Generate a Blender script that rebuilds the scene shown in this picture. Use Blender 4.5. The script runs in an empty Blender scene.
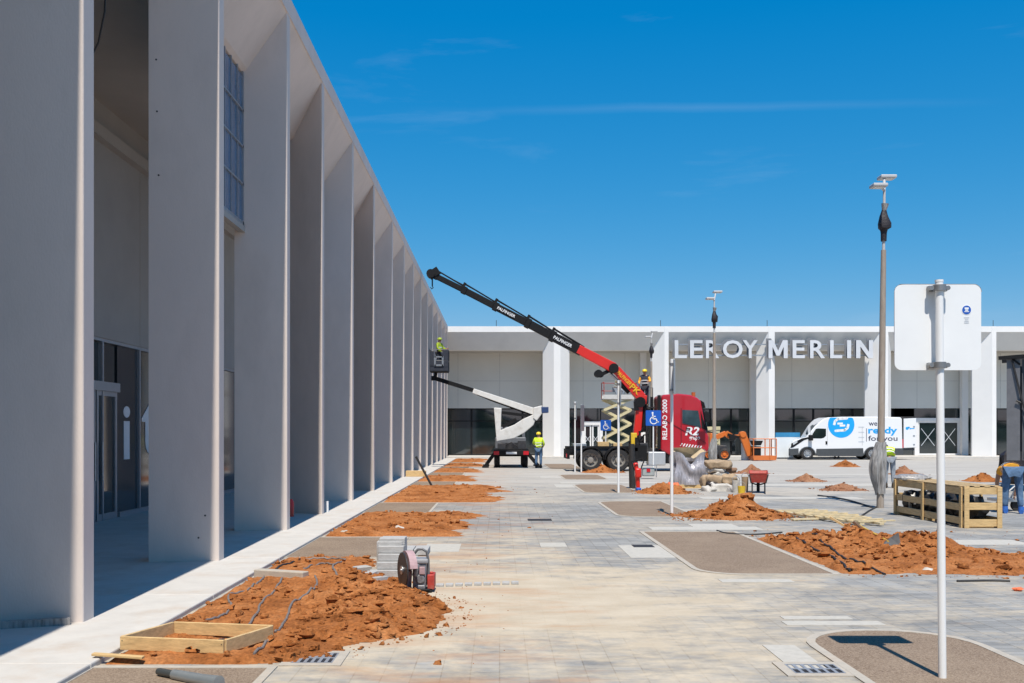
import bpy, bmesh, math, random
from mathutils import Vector, Matrix, noise
random.seed(7)
R = math.radians
S = bpy.context.scene
COL = S.collection
F, HX, HY, EYE = 1000.0, 499.5, 434.0, 1.65

def gp(x, y):
    """ground point seen at photo position x, y"""
    Y = F * EYE / (y - HY)
    return Vector(((x - HX) * Y / F, Y, 0))
def wp(x, y, Y):
    """point at depth Y seen at photo position x, y"""
    return Vector(((x - HX) * Y / F, Y, EYE + (HY - y) * Y / F))

# ------------------------------------------------------------------ materials
MATS = {}
def M(name, col, rough=.6, metal=0., var=.12, vs=6., bump=0., bs=40., spec=.5, stretch=(1, 1, 1), dirt=None, dirt_amt=.0, ds=1.5, emit=None, coat=0.):
    if name in MATS: return MATS[name]
    m = bpy.data.materials.new(name); m.use_nodes = True
    nt = m.node_tree; n = nt.nodes; l = nt.links
    b = n['Principled BSDF']
    b.inputs['Roughness'].default_value = rough; b.inputs['Metallic'].default_value = metal
    b.inputs['Specular IOR Level'].default_value = spec
    b.inputs['Coat Weight'].default_value = coat
    tc = n.new('ShaderNodeTexCoord'); mp = n.new('ShaderNodeMapping'); mp.inputs['Scale'].default_value = stretch
    l.new(tc.outputs['Object'], mp.inputs['Vector'])
    nz = n.new('ShaderNodeTexNoise'); nz.inputs['Scale'].default_value = vs; nz.inputs['Detail'].default_value = 7; nz.inputs['Roughness'].default_value = .62
    l.new(mp.outputs['Vector'], nz.inputs['Vector'])
    rp = n.new('ShaderNodeValToRGB')
    rp.color_ramp.elements[0].position = .3; rp.color_ramp.elements[1].position = .7
    c0 = [max(0, c * (1 - var)) for c in col]; c1 = [min(1, c * (1 + var)) for c in col]
    rp.color_ramp.elements[0].color = (*c0, 1); rp.color_ramp.elements[1].color = (*c1, 1)
    l.new(nz.outputs['Fac'], rp.inputs['Fac'])
    out = rp.outputs['Color']
    if dirt:
        n2 = n.new('ShaderNodeTexNoise'); n2.inputs['Scale'].default_value = ds; n2.inputs['Detail'].default_value = 8; n2.inputs['Roughness'].default_value = .7
        l.new(mp.outputs['Vector'], n2.inputs['Vector'])
        r2 = n.new('ShaderNodeValToRGB'); r2.color_ramp.elements[0].position = .5; r2.color_ramp.elements[1].position = .75
        r2.color_ramp.elements[0].color = (0, 0, 0, 1); r2.color_ramp.elements[1].color = (dirt_amt,) * 3 + (1,)
        l.new(n2.outputs['Fac'], r2.inputs['Fac'])
        mx = n.new('ShaderNodeMix'); mx.data_type = 'RGBA'; mx.inputs[7].default_value = (*dirt, 1)
        l.new(r2.outputs['Color'], mx.inputs[0]); l.new(out, mx.inputs[6]); out = mx.outputs[2]
    l.new(out, b.inputs['Base Color'])
    if bump:
        n3 = n.new('ShaderNodeTexNoise'); n3.inputs['Scale'].default_value = bs; n3.inputs['Detail'].default_value = 6
        l.new(mp.outputs['Vector'], n3.inputs['Vector'])
        bp = n.new('ShaderNodeBump'); bp.inputs['Strength'].default_value = bump; bp.inputs['Distance'].default_value = .02
        l.new(n3.outputs['Fac'], bp.inputs['Height']); l.new(bp.outputs['Normal'], b.inputs['Normal'])
    if emit:
        b.inputs['Emission Color'].default_value = (*emit, 1); b.inputs['Emission Strength'].default_value = 1
    MATS[name] = m
    return m

concrete = M('facade_concrete', (.69, .60, .54), .82, var=.07, vs=2.2, bump=.12, bs=70, stretch=(1, 1, .4), dirt=(.43, .39, .35), dirt_amt=.45, ds=1.1)
concrete_far = M('far_concrete', (.74, .70, .64), .8, var=.04, vs=.8, bump=.03, bs=20, dirt=(.5, .47, .42), dirt_amt=.3, ds=.5)
coping_white = M('coping_white', (.78, .77, .75), .7, var=.03, vs=1)
panel_grey = M('sandwich_panel', (.68, .665, .61), .6, var=.03, vs=.8)
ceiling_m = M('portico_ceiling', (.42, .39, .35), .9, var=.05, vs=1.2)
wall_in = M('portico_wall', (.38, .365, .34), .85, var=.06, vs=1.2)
glass_dark = M('dark_glazing', (.012, .02, .022), .04, var=.3, vs=.4, spec=.6)
glass_sky_tint = M('sky_tint_glazing', (.10, .17, .28), .12, var=.25, vs=1.5, spec=.6)  # reflected sky is painted in as a blue base colour
glass_hoard = M('glossy_window_film', (.02, .026, .034), .08, var=.3, vs=.7, spec=.7)
for g_ in (glass_dark, glass_hoard, glass_sky_tint): g_.node_tree.nodes['Principled BSDF'].inputs['IOR'].default_value = 1.9
alu = M('grey_aluminium', (.38, .40, .43), .4, .6, var=.06)
white_alu = M('white_frame', (.74, .74, .74), .45, var=.03)
black_m = M('black_paint', (.009, .009, .010), .65, var=.3, vs=12, spec=.25)
blackrub = M('rubber', (.022, .022, .024), .85, var=.25, vs=20, dirt=(.16, .12, .09), dirt_amt=.55, ds=4)
black_plastic = M('black_plastic_sheet', (.02, .02, .022), .35, var=.3, vs=8)
dark_steel = M('dark_steel', (.06, .06, .065), .5, .5, var=.25, vs=9, dirt=(.2, .14, .09), dirt_amt=.4, ds=3)
steel = M('galvanised_steel', (.5, .51, .52), .38, .85, var=.12, vs=15)
white_p = M('white_paint', (.8, .8, .79), .35, var=.02, vs=4, coat=.2)
white_van = M('van_white', (.8, .805, .81), .25, var=.015, vs=2, coat=.4, dirt=(.62, .58, .52), dirt_amt=.2, ds=1)
dirty_white = M('dusty_white_paint', (.72, .71, .68), .45, var=.06, vs=5, dirt=(.4, .34, .27), dirt_amt=.5, ds=2)
cab_glass = M('cab_glass', (.03, .06, .075), .06, var=.5, vs=1.2, spec=.8)  # teal base colour paints a reflection into the glass
red_truck = M('dark_red_lacquer', (.43, .014, .026), .28, var=.06, vs=1.5, coat=.5)
red_crane = M('crane_red', (.66, .022, .012), .35, var=.06, vs=3, coat=.2)
red_dull = M('worn_red', (.42, .045, .03), .6, var=.2, vs=12, dirt=(.3, .2, .14), dirt_amt=.6, ds=8)
blue_sign = M('sign_blue', (.012, .10, .46), .35, var=.04)
cyan = M('logo_cyan', (.01, .36, .80), .35, var=.03)
navy = M('lettering_navy', (.03, .035, .08), .4, var=.1)
lgrey_print = M('pale_grey_print', (.55, .58, .62), .4, var=.05)
letter_white = M('letter_white', (.82, .82, .82), .4, var=.02)
letter_silver = M('letter_silver', (.62, .63, .65), .4, var=.08, vs=.8)
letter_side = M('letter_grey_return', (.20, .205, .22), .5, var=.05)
yellow = M('yellow_paint', (.72, .47, .03), .45, var=.08, vs=8)
cream = M('cream_steel', (.68, .60, .36), .5, var=.08, vs=6, dirt=(.35, .28, .16), dirt_amt=.4, ds=5)
orange = M('orange_paint', (.60, .15, .02), .45, var=.08, vs=6)
hivis = M('hi_vis_yellow', (.62, .82, .04), .8, var=.1, vs=20)
hivis_o = M('hi_vis_orange', (.85, .38, .03), .8, var=.1, vs=20)
reflect_band = M('reflective_band', (.62, .64, .64), .4, var=.05)
helmet_y = M('helmet_yellow', (.80, .58, .02), .35, var=.04)
helmet_w = M('helmet_white', (.8, .8, .78), .35, var=.04)
jeans = M('denim', (.09, .16, .27), .9, var=.3, vs=14)
jeans_dark = M('dark_work_cloth', (.035, .04, .055), .9, var=.3, vs=14)
grey_cloth = M('grey_work_cloth', (.26, .29, .33), .9, var=.2, vs=14)
skin_m = M('skin', (.46, .25, .16), .55, var=.08)
boot_m = M('boot_leather', (.05, .035, .025), .7, var=.2)
shoe_blue = M('blue_shoe', (.03, .13, .45), .6, var=.1)
hair_m = M('dark_hair', (.03, .02, .015), .7, var=.2)
wood = M('pine_board', (.60, .41, .19), .7, var=.22, vs=5, stretch=(1.2, 8, 8), bump=.15, bs=25, dirt=(.36, .21, .09), dirt_amt=.5, ds=6)
wood_x = M('pine_board_along', (.57, .40, .20), .7, var=.22, vs=5, stretch=(8, 1.2, 8), bump=.15, bs=25, dirt=(.36, .21, .09), dirt_amt=.5, ds=6)
wood_pale = M('pale_plank', (.62, .50, .30), .75, var=.2, vs=5, stretch=(1.5, 6, 6), bump=.1, bs=25)
pole_m = M('weathered_pole', (.33, .27, .215), .6, .0, var=.18, vs=5, stretch=(3, 3, .5), dirt=(.5, .45, .4), dirt_amt=.5, ds=4)
wrap_m = M('grey_plastic_wrap', (.30, .285, .27), .3, var=.55, vs=5, stretch=(4, 4, .7), bump=.5, bs=14, spec=.7)
pallet_wrap = M('silver_wrap', (.36, .34, .36), .26, .15, var=.4, vs=4, stretch=(5, 5, .6), bump=.5, bs=12, spec=.8)
sack_tan = M('paper_sack_tan', (.36, .26, .165), .85, var=.22, vs=9, bump=.3, bs=18)
sack_white = M('paper_sack_white', (.52, .49, .44), .8, var=.15, vs=9, bump=.3, bs=18)
card = M('torn_cardboard', (.55, .42, .25), .85, var=.15, vs=6)
kerb_m = M('kerb_concrete', (.415, .375, .315), .85, var=.12, vs=9, bump=.15, bs=50, dirt=(.48, .34, .22), dirt_amt=.4, ds=2)
walk_m = M('walkway_concrete', (.53, .505, .465), .8, var=.07, vs=3.5, bump=.1, bs=80, dirt=(.44, .33, .235), dirt_amt=.55, ds=1.7)
block_m = M('grey_paver', (.40, .395, .385), .85, var=.12, vs=14, bump=.2, bs=60)
white_slab = M('pale_paver', (.45, .425, .375), .85, var=.1, vs=14, bump=.1, bs=50)
conduit_m = M('grey_conduit', (.19, .165, .15), .55, var=.15, vs=20)
cable_black = M('black_cable', (.025, .023, .022), .6, var=.2, vs=20)
iron = M('cast_iron', (.33, .34, .36), .55, .4, var=.15, vs=20)
drain_shade_m = M('drain_painted_shade', (.02, .02, .025), .9, var=.2)  # near-black colour painted for the shade inside drain openings
tail_red = M('tail_light', (.5, .01, .02), .25, var=.05)
lamp_head = M('lamp_head_white', (.50, .49, .48), .4, var=.03)
tarp = M('grey_tarpaulin', (.085, .085, .095), .55, var=.15, vs=3, stretch=(3, 3, .5), bump=.3, bs=5)
bag_black = M('black_bag', (.018, .014, .018), .6, var=.3, vs=10, bump=.5, bs=20)
rust_bag = M('orange_scrap', (.75, .16, .06), .7, var=.15)
pink_plastic = M('faded_pink_guard', (.42, .28, .29), .55, var=.15, vs=14)
disc_m = M('cutting_disc', (.045, .045, .048), .45, .3, var=.2, vs=16)
saw_grey = M('engine_grey', (.20, .20, .21), .5, .3, var=.4, vs=30)
teal_board = M('pale_blue_board', (.55, .70, .76), .6, var=.06)
blue_dark = M('dark_blue_paint', (.03, .06, .16), .45, var=.1)

def soil_mat(name, c0, c1, c2):
    m = bpy.data.materials.new(name); m.use_nodes = True
    nt = m.node_tree; n = nt.nodes; l = nt.links; b = n['Principled BSDF']
    b.inputs['Roughness'].default_value = .95; b.inputs['Specular IOR Level'].default_value = .15
    tc = n.new('ShaderNodeTexCoord')
    a = n.new('ShaderNodeTexNoise'); a.inputs['Scale'].default_value = 1.7; a.inputs['Detail'].default_value = 10; a.inputs['Roughness'].default_value = .72
    l.new(tc.outputs['Object'], a.inputs['Vector'])
    rp = n.new('ShaderNodeValToRGB'); e = rp.color_ramp.elements
    e[0].position = .34; e[0].color = (*c0, 1); e[1].position = .68; e[1].color = (*c2, 1)
    q = e.new(.48); q.color = (*c1, 1); q = e.new(.84); q.color = (*[min(1, x * 1.12 + .045) for x in c2], 1)
    l.new(a.outputs['Fac'], rp.inputs['Fac'])
    w = n.new('ShaderNodeTexNoise'); w.inputs['Scale'].default_value = 34; w.inputs['Detail'].default_value = 4
    l.new(tc.outputs['Object'], w.inputs['Vector'])
    r2 = n.new('ShaderNodeValToRGB'); r2.color_ramp.elements[0].position = .3; r2.color_ramp.elements[1].position = .75
    r2.color_ramp.elements[0].color = (.62, .62, .62, 1); r2.color_ramp.elements[1].color = (1.25, 1.22, 1.2, 1)
    l.new(w.outputs['Fac'], r2.inputs['Fac'])
    mx = n.new('ShaderNodeMix'); mx.data_type = 'RGBA'; mx.blend_type = 'MULTIPLY'; mx.inputs[0].default_value = 1
    l.new(rp.outputs['Color'], mx.inputs[6]); l.new(r2.outputs['Color'], mx.inputs[7])
    l.new(mx.outputs[2], b.inputs['Base Color'])
    bn = n.new('ShaderNodeTexNoise'); bn.inputs['Scale'].default_value = 22; bn.inputs['Detail'].default_value = 9; bn.inputs['Roughness'].default_value = .7
    l.new(tc.outputs['Object'], bn.inputs['Vector'])
    bp = n.new('ShaderNodeBump'); bp.inputs['Strength'].default_value = .7; bp.inputs['Distance'].default_value = .03
    l.new(bn.outputs['Fac'], bp.inputs['Height']); l.new(bp.outputs['Normal'], b.inputs['Normal'])
    return m
soil_orange = soil_mat('orange_clay', (.215, .074, .021), (.36, .132, .040), (.48, .21, .08))
soil_brown = soil_mat('brown_clay', (.19, .085, .045), (.30, .14, .075), (.42, .24, .14))

def pad_mat():
    m = bpy.data.materials.new('resin_gravel'); m.use_nodes = True
    nt = m.node_tree; n = nt.nodes; l = nt.links; b = n['Principled BSDF']
    b.inputs['Roughness'].default_value = .9; b.inputs['Specular IOR Level'].default_value = .2
    tc = n.new('ShaderNodeTexCoord')
    v = n.new('ShaderNodeTexVoronoi'); v.inputs['Scale'].default_value = 110
    l.new(tc.outputs['Object'], v.inputs['Vector'])
    rp = n.new('ShaderNodeValToRGB'); e = rp.color_ramp.elements
    e[0].color = (.15, .105, .072, 1); e[1].color = (.30, .23, .17, 1)
    sp = n.new('ShaderNodeSeparateColor'); l.new(v.outputs['Color'], sp.inputs[0]); l.new(sp.outputs[0], rp.inputs['Fac'])
    a = n.new('ShaderNodeTexNoise'); a.inputs['Scale'].default_value = 1.1; a.inputs['Detail'].default_value = 8; a.inputs['Roughness'].default_value = .65
    l.new(tc.outputs['Object'], a.inputs['Vector'])
    r2 = n.new('ShaderNodeValToRGB'); r2.color_ramp.elements[0].position = .45; r2.color_ramp.elements[1].position = .8
    r2.color_ramp.elements[0].color = (0, 0, 0, 1); r2.color_ramp.elements[1].color = (.5, .5, .5, 1)
    l.new(a.outputs['Fac'], r2.inputs['Fac'])
    mx = n.new('ShaderNodeMix'); mx.data_type = 'RGBA'; mx.inputs[7].default_value = (.36, .28, .20, 1)
    l.new(r2.outputs['Color'], mx.inputs[0]); l.new(rp.outputs['Color'], mx.inputs[6]); l.new(mx.outputs[2], b.inputs['Base Color'])
    bp = n.new('ShaderNodeBump'); bp.inputs['Strength'].default_value = .35; bp.inputs['Distance'].default_value = .004
    l.new(v.outputs['Distance'], bp.inputs['Height']); l.new(bp.outputs['Normal'], b.inputs['Normal'])
    return m
pad_m = pad_mat()

def paving_mat():
    m = bpy.data.materials.new('block_paving'); m.use_nodes = True
    nt = m.node_tree; n = nt.nodes; l = nt.links; b = n['Principled BSDF']
    b.inputs['Roughness'].default_value = .88; b.inputs['Specular IOR Level'].default_value = .25
    tc = n.new('ShaderNodeTexCoord')
    def mapn(scale, rot=0):
        q = n.new('ShaderNodeMapping'); q.inputs['Scale'].default_value = scale; q.inputs['Rotation'].default_value = (0, 0, rot)
        l.new(tc.outputs['Object'], q.inputs['Vector']); return q.outputs['Vector']
    def nz(vec, sc, det=7, ro=.6, dist=0):
        q = n.new('ShaderNodeTexNoise'); q.inputs['Scale'].default_value = sc; q.inputs['Detail'].default_value = det
        q.inputs['Roughness'].default_value = ro; q.inputs['Distortion'].default_value = dist
        l.new(vec, q.inputs['Vector']); return q.outputs['Fac']
    def ramp(fac, p0, p1, c0=(0, 0, 0), c1=(1, 1, 1)):
        q = n.new('ShaderNodeValToRGB'); e = q.color_ramp.elements
        e[0].position = p0; e[1].position = p1; e[0].color = (*c0, 1); e[1].color = (*c1, 1)
        l.new(fac, q.inputs['Fac']); return q.outputs['Color']
    def mix(fac, a, c, mode='MIX'):
        q = n.new('ShaderNodeMix'); q.data_type = 'RGBA'; q.blend_type = mode
        if isinstance(fac, float): q.inputs[0].default_value = fac
        else: l.new(fac, q.inputs[0])
        for s, x in ((6, a), (7, c)):
            if isinstance(x, tuple): q.inputs[s].default_value = (*x, 1)
            else: l.new(x, q.inputs[s])
        return q.outputs[2]
    def mth(op, a, c):
        q = n.new('ShaderNodeMath'); q.operation = op; q.use_clamp = False
        for s, x in ((0, a), (1, c)):
            if isinstance(x, (int, float)): q.inputs[s].default_value = x
            else: l.new(x, q.inputs[s])
        return q.outputs[0]
    br = n.new('ShaderNodeTexBrick'); l.new(mapn((1, 1, 1), R(90)), br.inputs['Vector'])
    br.inputs['Scale'].default_value = 1; br.inputs['Brick Width'].default_value = .11; br.inputs['Row Height'].default_value = .2
    br.inputs['Mortar Size'].default_value = .005; br.inputs['Mortar Smooth'].default_value = .3; br.inputs['Bias'].default_value = 0
    br.inputs['Color1'].default_value = (.25, .25, .245, 1); br.inputs['Color2'].default_value = (.325, .322, .31, 1); br.inputs['Mortar'].default_value = (.205, .195, .18, 1)
    base = mix(.8, br.outputs['Color'], ramp(nz(mapn((1, 1, 1)), 1.3), .3, .75, (.58, .585, .59), (1.2, 1.19, 1.17)), 'MULTIPLY')
    # sand swept over the blocks, long streaks across the lot
    s1 = nz(mapn((.42, .62, 1), .12), .62, 9, .62, .8)
    s2 = nz(mapn((.9, 1.5, 1), -.05), 1.5, 7, .65, .5)
    s3 = nz(mapn((1, 1, 1)), 9, 5, .6)
    sp = n.new('ShaderNodeSeparateXYZ'); l.new(tc.outputs['Object'], sp.inputs[0])
    X, Y = sp.outputs[0], sp.outputs[1]
    # more sand near x=0,y=10 and over the far yard
    dx = mth('MULTIPLY', mth('ADD', X, .1), .52); dy = mth('MULTIPLY', mth('SUBTRACT', Y, 9.9), .46)
    d2 = mth('ADD', mth('MULTIPLY', dx, dx), mth('MULTIPLY', dy, dy))
    near = mth('MULTIPLY', mth('DIVIDE', 1.0, mth('ADD', 1.0, d2)), .19)
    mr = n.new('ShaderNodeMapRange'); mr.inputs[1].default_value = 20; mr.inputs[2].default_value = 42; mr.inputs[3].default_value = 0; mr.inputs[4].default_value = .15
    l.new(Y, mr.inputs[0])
    s4 = nz(mapn((.8, 1.5, 1), .3), 2.6, 8, .7, .6)
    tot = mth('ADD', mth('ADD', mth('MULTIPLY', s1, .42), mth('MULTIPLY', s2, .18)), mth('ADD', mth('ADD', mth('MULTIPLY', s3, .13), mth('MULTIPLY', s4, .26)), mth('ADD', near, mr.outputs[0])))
    mask = ramp(tot, .485, .605)
    # the mortar lines keep showing through thin sand
    mask2 = mth('MULTIPLY', mask, mth('ADD', .72, mth('MULTIPLY', nz(mapn((1, 1, 1)), 28, 4, .7), .42)))
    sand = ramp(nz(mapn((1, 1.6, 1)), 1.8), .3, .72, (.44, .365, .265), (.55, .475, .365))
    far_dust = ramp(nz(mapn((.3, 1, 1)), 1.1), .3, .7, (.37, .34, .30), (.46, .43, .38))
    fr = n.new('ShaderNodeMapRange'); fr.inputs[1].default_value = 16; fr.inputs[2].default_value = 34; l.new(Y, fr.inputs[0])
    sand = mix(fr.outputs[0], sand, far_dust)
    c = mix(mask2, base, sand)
    # clay carried out of the planting beds
    cx = mth('ABSOLUTE', mth('ADD', X, .5), 0.0)
    lft = n.new('ShaderNodeMapRange'); lft.inputs[1].default_value = 2.2; lft.inputs[2].default_value = .3; lft.inputs[3].default_value = 0; lft.inputs[4].default_value = .16
    l.new(cx, lft.inputs[0])
    o = mth('ADD', nz(mapn((.8, 2.6, 1)), .9, 9, .68, .4), lft.outputs[0])
    om = mth('MULTIPLY', ramp(o, .62, .84), .5)
    c = mix(om, c, (.42, .19, .075))
    l.new(c, b.inputs['Base Color'])
    bp = n.new('ShaderNodeBump'); bp.inputs['Strength'].default_value = .5; bp.inputs['Distance'].default_value = .006
    h = mth('ADD', mth('MULTIPLY', br.outputs['Fac'], mth('SUBTRACT', mth('MULTIPLY', mask, .7), 1.0)), mth('MULTIPLY', nz(mapn((1, 1, 1)), 45, 5), .5))
    l.new(h, bp.inputs['Height']); l.new(bp.outputs['Normal'], b.inputs['Normal'])
    return m
paving_m = paving_mat()

# ------------------------------------------------------------------ mesh helper
ORG = {}
class MB:
    def __init__(s): s.v = []; s.f = []; s.m = []; s.s = []
    def add(s, vs, fs, m=0, sm=False):
        o = len(s.v); s.v += [Vector(p) for p in vs]
        for f in fs: s.f.append([o + i for i in f]); s.m.append(m); s.s.append(sm)
        return s
    def box(s, x0, x1, y0, y1, z0, z1, m=0):
        return s.add([(x, y, z) for z in (z0, z1) for y in (y0, y1) for x in (x0, x1)],
                     [(0, 2, 3, 1), (4, 5, 7, 6), (0, 1, 5, 4), (2, 6, 7, 3), (0, 4, 6, 2), (1, 3, 7, 5)], m)
    def beam(s, a, b, w, h, m=0, up=(0, 0, 1), w1=None, h1=None):
        a, b = Vector(a), Vector(b); d = (b - a).normalized(); u = Vector(up)
        x = d.cross(u)
        if x.length < 1e-4: x = d.cross(Vector((0, 1, 0)))
        x.normalize(); u = x.cross(d)
        w1 = w if w1 is None else w1; h1 = h if h1 is None else h1
        vs = [p + x * sx * ww / 2 + u * su * hh / 2 for p, ww, hh in ((a, w, h), (b, w1, h1)) for sx, su in ((-1, -1), (1, -1), (1, 1), (-1, 1))]
        return s.add(vs, [(0, 1, 2, 3), (7, 6, 5, 4), (0, 4, 5, 1), (1, 5, 6, 2), (2, 6, 7, 3), (3, 7, 4, 0)], m)
    def tube(s, pts, r, n=8, m=0, caps=True, sm=True):
        pts = [Vector(p) for p in pts]; N = len(pts)
        rs = r if isinstance(r, (list, tuple)) else [r] * N
        prev = None; rings = []
        for i, p in enumerate(pts):
            t = (pts[min(i + 1, N - 1)] - pts[max(i - 1, 0)]).normalized()
            if prev is None:
                ref = Vector((0, 0, 1)) if abs(t.z) < .9 else Vector((0, 1, 0))
                x = t.cross(ref).normalized()
            else:
                x = (prev - t * prev.dot(t)).normalized()
            prev = x; y = t.cross(x)
            rings.append([p + (x * math.cos(2 * math.pi * k / n) + y * math.sin(2 * math.pi * k / n)) * rs[i] for k in range(n)])
        fs = []
        for i in range(N - 1):
            for k in range(n):
                fs.append((i * n + k, i * n + (k + 1) % n, (i + 1) * n + (k + 1) % n, (i + 1) * n + k))
        s.add([q for g in rings for q in g], fs, m, sm)
        if caps:
            s.add(rings[0], [tuple(range(n - 1, -1, -1))], m); s.add(rings[-1], [tuple(range(n))], m)
        return s
    def cyl(s, a, b, r, n=16, m=0, r1=None): return s.tube([a, b], [r, r if r1 is None else r1], n, m)
    def prism(s, poly, fn, a, b, m=0):
        n = len(poly)
        s.add([fn(p, a) for p in poly] + [fn(p, b) for p in poly],
              [tuple(range(n)), tuple(range(2 * n - 1, n - 1, -1))] + [(i, i + n, (i + 1) % n + n, (i + 1) % n) for i in range(n)], m)
        return s
    def xz(s, poly, y0, y1, m=0): return s.prism(poly, lambda p, t: (p[0], t, p[1]), y0, y1, m)
    def yz(s, poly, x0, x1, m=0): return s.prism(poly, lambda p, t: (t, p[0], p[1]), x0, x1, m)
    def xy(s, poly, z0, z1, m=0): return s.prism(poly, lambda p, t: (p[0], p[1], t), z0, z1, m)
    def ball(s, c, r, m=0, nu=12, nv=8, sc=(1, 1, 1), jit=0, cut=None):
        c = Vector(c); vs = []; fs = []
        for j in range(nv + 1):
            th = math.pi * j / nv
            for i in range(nu):
                ph = 2 * math.pi * i / nu
                d = Vector((math.sin(th) * math.cos(ph), math.sin(th) * math.sin(ph), math.cos(th)))
                k = r * (1 + jit * noise.noise(d * 1.7 + c * 9))
                p = Vector((d.x * k * sc[0], d.y * k * sc[1], d.z * k * sc[2]))
                if cut is not None and p.z < cut: p.z = cut
                vs.append(c + p)
        for j in range(nv):
            for i in range(nu): fs.append((j * nu + i, (j + 1) * nu + i, (j + 1) * nu + (i + 1) % nu, j * nu + (i + 1) % nu))
        return s.add(vs, fs, m, True)
    def build(s, name, mats, parent=None, bevel=0, seg=2, loc=None):
        me = bpy.data.meshes.new(name)
        o = Vector(ORG.get(parent.name, (0, 0, 0))) if parent else Vector(loc or (0, 0, 0))
        me.from_pydata([p - o for p in s.v], [], s.f)
        for m in (mats if isinstance(mats, (list, tuple)) else [mats]): me.materials.append(m)
        me.polygons.foreach_set('material_index', s.m); me.polygons.foreach_set('use_smooth', s.s)
        bm = bmesh.new(); bm.from_mesh(me); bmesh.ops.remove_doubles(bm, verts=bm.verts, dist=1e-5) if len(s.v) < 4000 else None
        bmesh.ops.recalc_face_normals(bm, faces=bm.faces); bm.to_mesh(me); bm.free()
        if any(s.s): me.set_sharp_from_angle(angle=R(48))
        ob = bpy.data.objects.new(name, me); COL.objects.link(ob)
        if parent: ob.parent = parent; ORG[ob.name] = o
        else: ob.location = o; ORG[ob.name] = o
        if bevel:
            b = ob.modifiers.new('edge', 'BEVEL'); b.width = bevel; b.segments = seg; b.limit_method = 'ANGLE'; b.angle_limit = R(40)
        return ob

def thing(name, label, cat, loc=(0, 0, 0), group=None):
    o = bpy.data.objects.new(name, None); COL.objects.link(o); o.location = loc; o.empty_display_size = .1
    ORG[o.name] = Vector(loc)
    return tag(o, label, cat, group)
def tag(o, label, cat, group=None):
    o['label'] = label; o['category'] = cat
    if group: o['group'] = group
    return o
def structure(o): o['kind'] = 'structure'; return o
def copy_tree(o, parent=None):
    c = o.copy(); COL.objects.link(c)
    if parent: c.parent = parent
    for ch in [k for k in bpy.data.objects if k.parent == o]: copy_tree(ch, c)
    return c

def text_mesh(txt, mat, parent, name, box, face='front', ext=.004, Y=0, vertical=False, m=None, sidemat=None, shear=0, bold=0.):
    """lettering filling box (x0, x1, z0, z1) at plane y = Y, read from -Y"""
    cu = bpy.data.curves.new('letters', 'FONT'); cu.body = txt; cu.size = 1; cu.extrude = .5; cu.offset = bold; cu.shear = shear; cu.resolution_u = 3
    ob = bpy.data.objects.new('letters', cu); COL.objects.link(ob)
    bpy.context.view_layer.update()
    me = bpy.data.meshes.new_from_object(ob.evaluated_get(bpy.context.evaluated_depsgraph_get()))
    bpy.data.objects.remove(ob)
    xs = [v.co.x for v in me.vertices]; ys = [v.co.y for v in me.vertices]
    ax, bx, ay, by = min(xs), max(xs), min(ys), max(ys)
    x0, x1, z0, z1 = box; org = ORG.get(parent.name, Vector()) if parent else Vector()
    for v in me.vertices:
        u = (v.co.x - ax) / (bx - ax); w = (v.co.y - ay) / (by - ay); dep = Y - ext * (v.co.z + .5)
        if vertical: p = Vector((x1 - w * (x1 - x0), dep, z0 + u * (z1 - z0)))
        else: p = Vector((x0 + u * (x1 - x0), dep, z0 + w * (z1 - z0)))
        v.co = p - org
    me.materials.clear(); me.materials.append(mat)
    if sidemat:
        me.materials.append(sidemat)
        for p in me.polygons: p.material_index = 0 if abs(p.normal.z) > .9 and False else 0
        me.update()
        for p in me.polygons: p.material_index = 0 if p.normal.y < -.8 or p.normal.y > .8 else 1
    o = bpy.data.objects.new(name, me); COL.objects.link(o)
    if parent: o.parent = parent; ORG[o.name] = org
    return o

# ------------------------------------------------------------------ ground
def sheet(name, x0, x1, y0, y1, z, mat):
    b = MB(); b.add([(x0, y0, z), (x1, y0, z), (x1, y1, z), (x0, y1, z)], [(0, 1, 2, 3)])
    return structure(b.build(name, mat))
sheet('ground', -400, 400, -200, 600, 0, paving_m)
b = MB()
for k in range(27): b.box(-7.6, -2.86, -14 + k * 3, -11.006 + k * 3, -.2, .045)
structure(b.build('walkway', walk_m, bevel=.012))
def rounded(x0, x1, y0, y1, r, corners=(1, 1, 1, 1), n=7):
    out = []
    for (cx, cy, a0), on in zip(((x1 - r, y1 - r, 0), (x0 + r, y1 - r, 90), (x0 + r, y0 + r, 180), (x1 - r, y0 + r, 270)), corners):
        if on:
            for k in range(n + 1):
                a = R(a0 + 90 * k / n); out.append((cx + r * math.cos(a), cy + r * math.sin(a)))
        else:
            out.append(({0: x1, 90: x0, 180: x0, 270: x1}[a0], {0: y1, 90: y1, 180: y0, 270: y0}[a0]))
    return out
def pad(x0, x1, y0, y1, r=.55, corners=(1, 1, 1, 1), k=.07):
    b = MB(); b.xy(rounded(x0, x1, y0, y1, r, corners), -.05, .006)
    structure(b.build('gravel_pad', pad_m))
    o = rounded(x0 - k, x1 + k, y0 - k, y1 + k, r + k, corners); i = rounded(x0, x1, y0, y1, r, corners); n = len(o)
    b = MB(); zt = .010
    vs = [(p[0], p[1], z) for q in (o, i) for z in (-.05, zt) for p in q]
    fs = []
    for a in range(n):
        c = (a + 1) % n
        fs += [(a, c, n + c, n + a), (n + a, n + c, 3 * n + c, 3 * n + a), (3 * n + a, 3 * n + c, 2 * n + c, 2 * n + a)]
    b.add(vs, fs); structure(b.build('pad_kerb', kerb_m))
pad(2.48, 3.72, 1.2, 8.35, .58)
pad(2.42, 3.92, 11.75, 16.8, .5, (0, 0, 1, 0))
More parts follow.
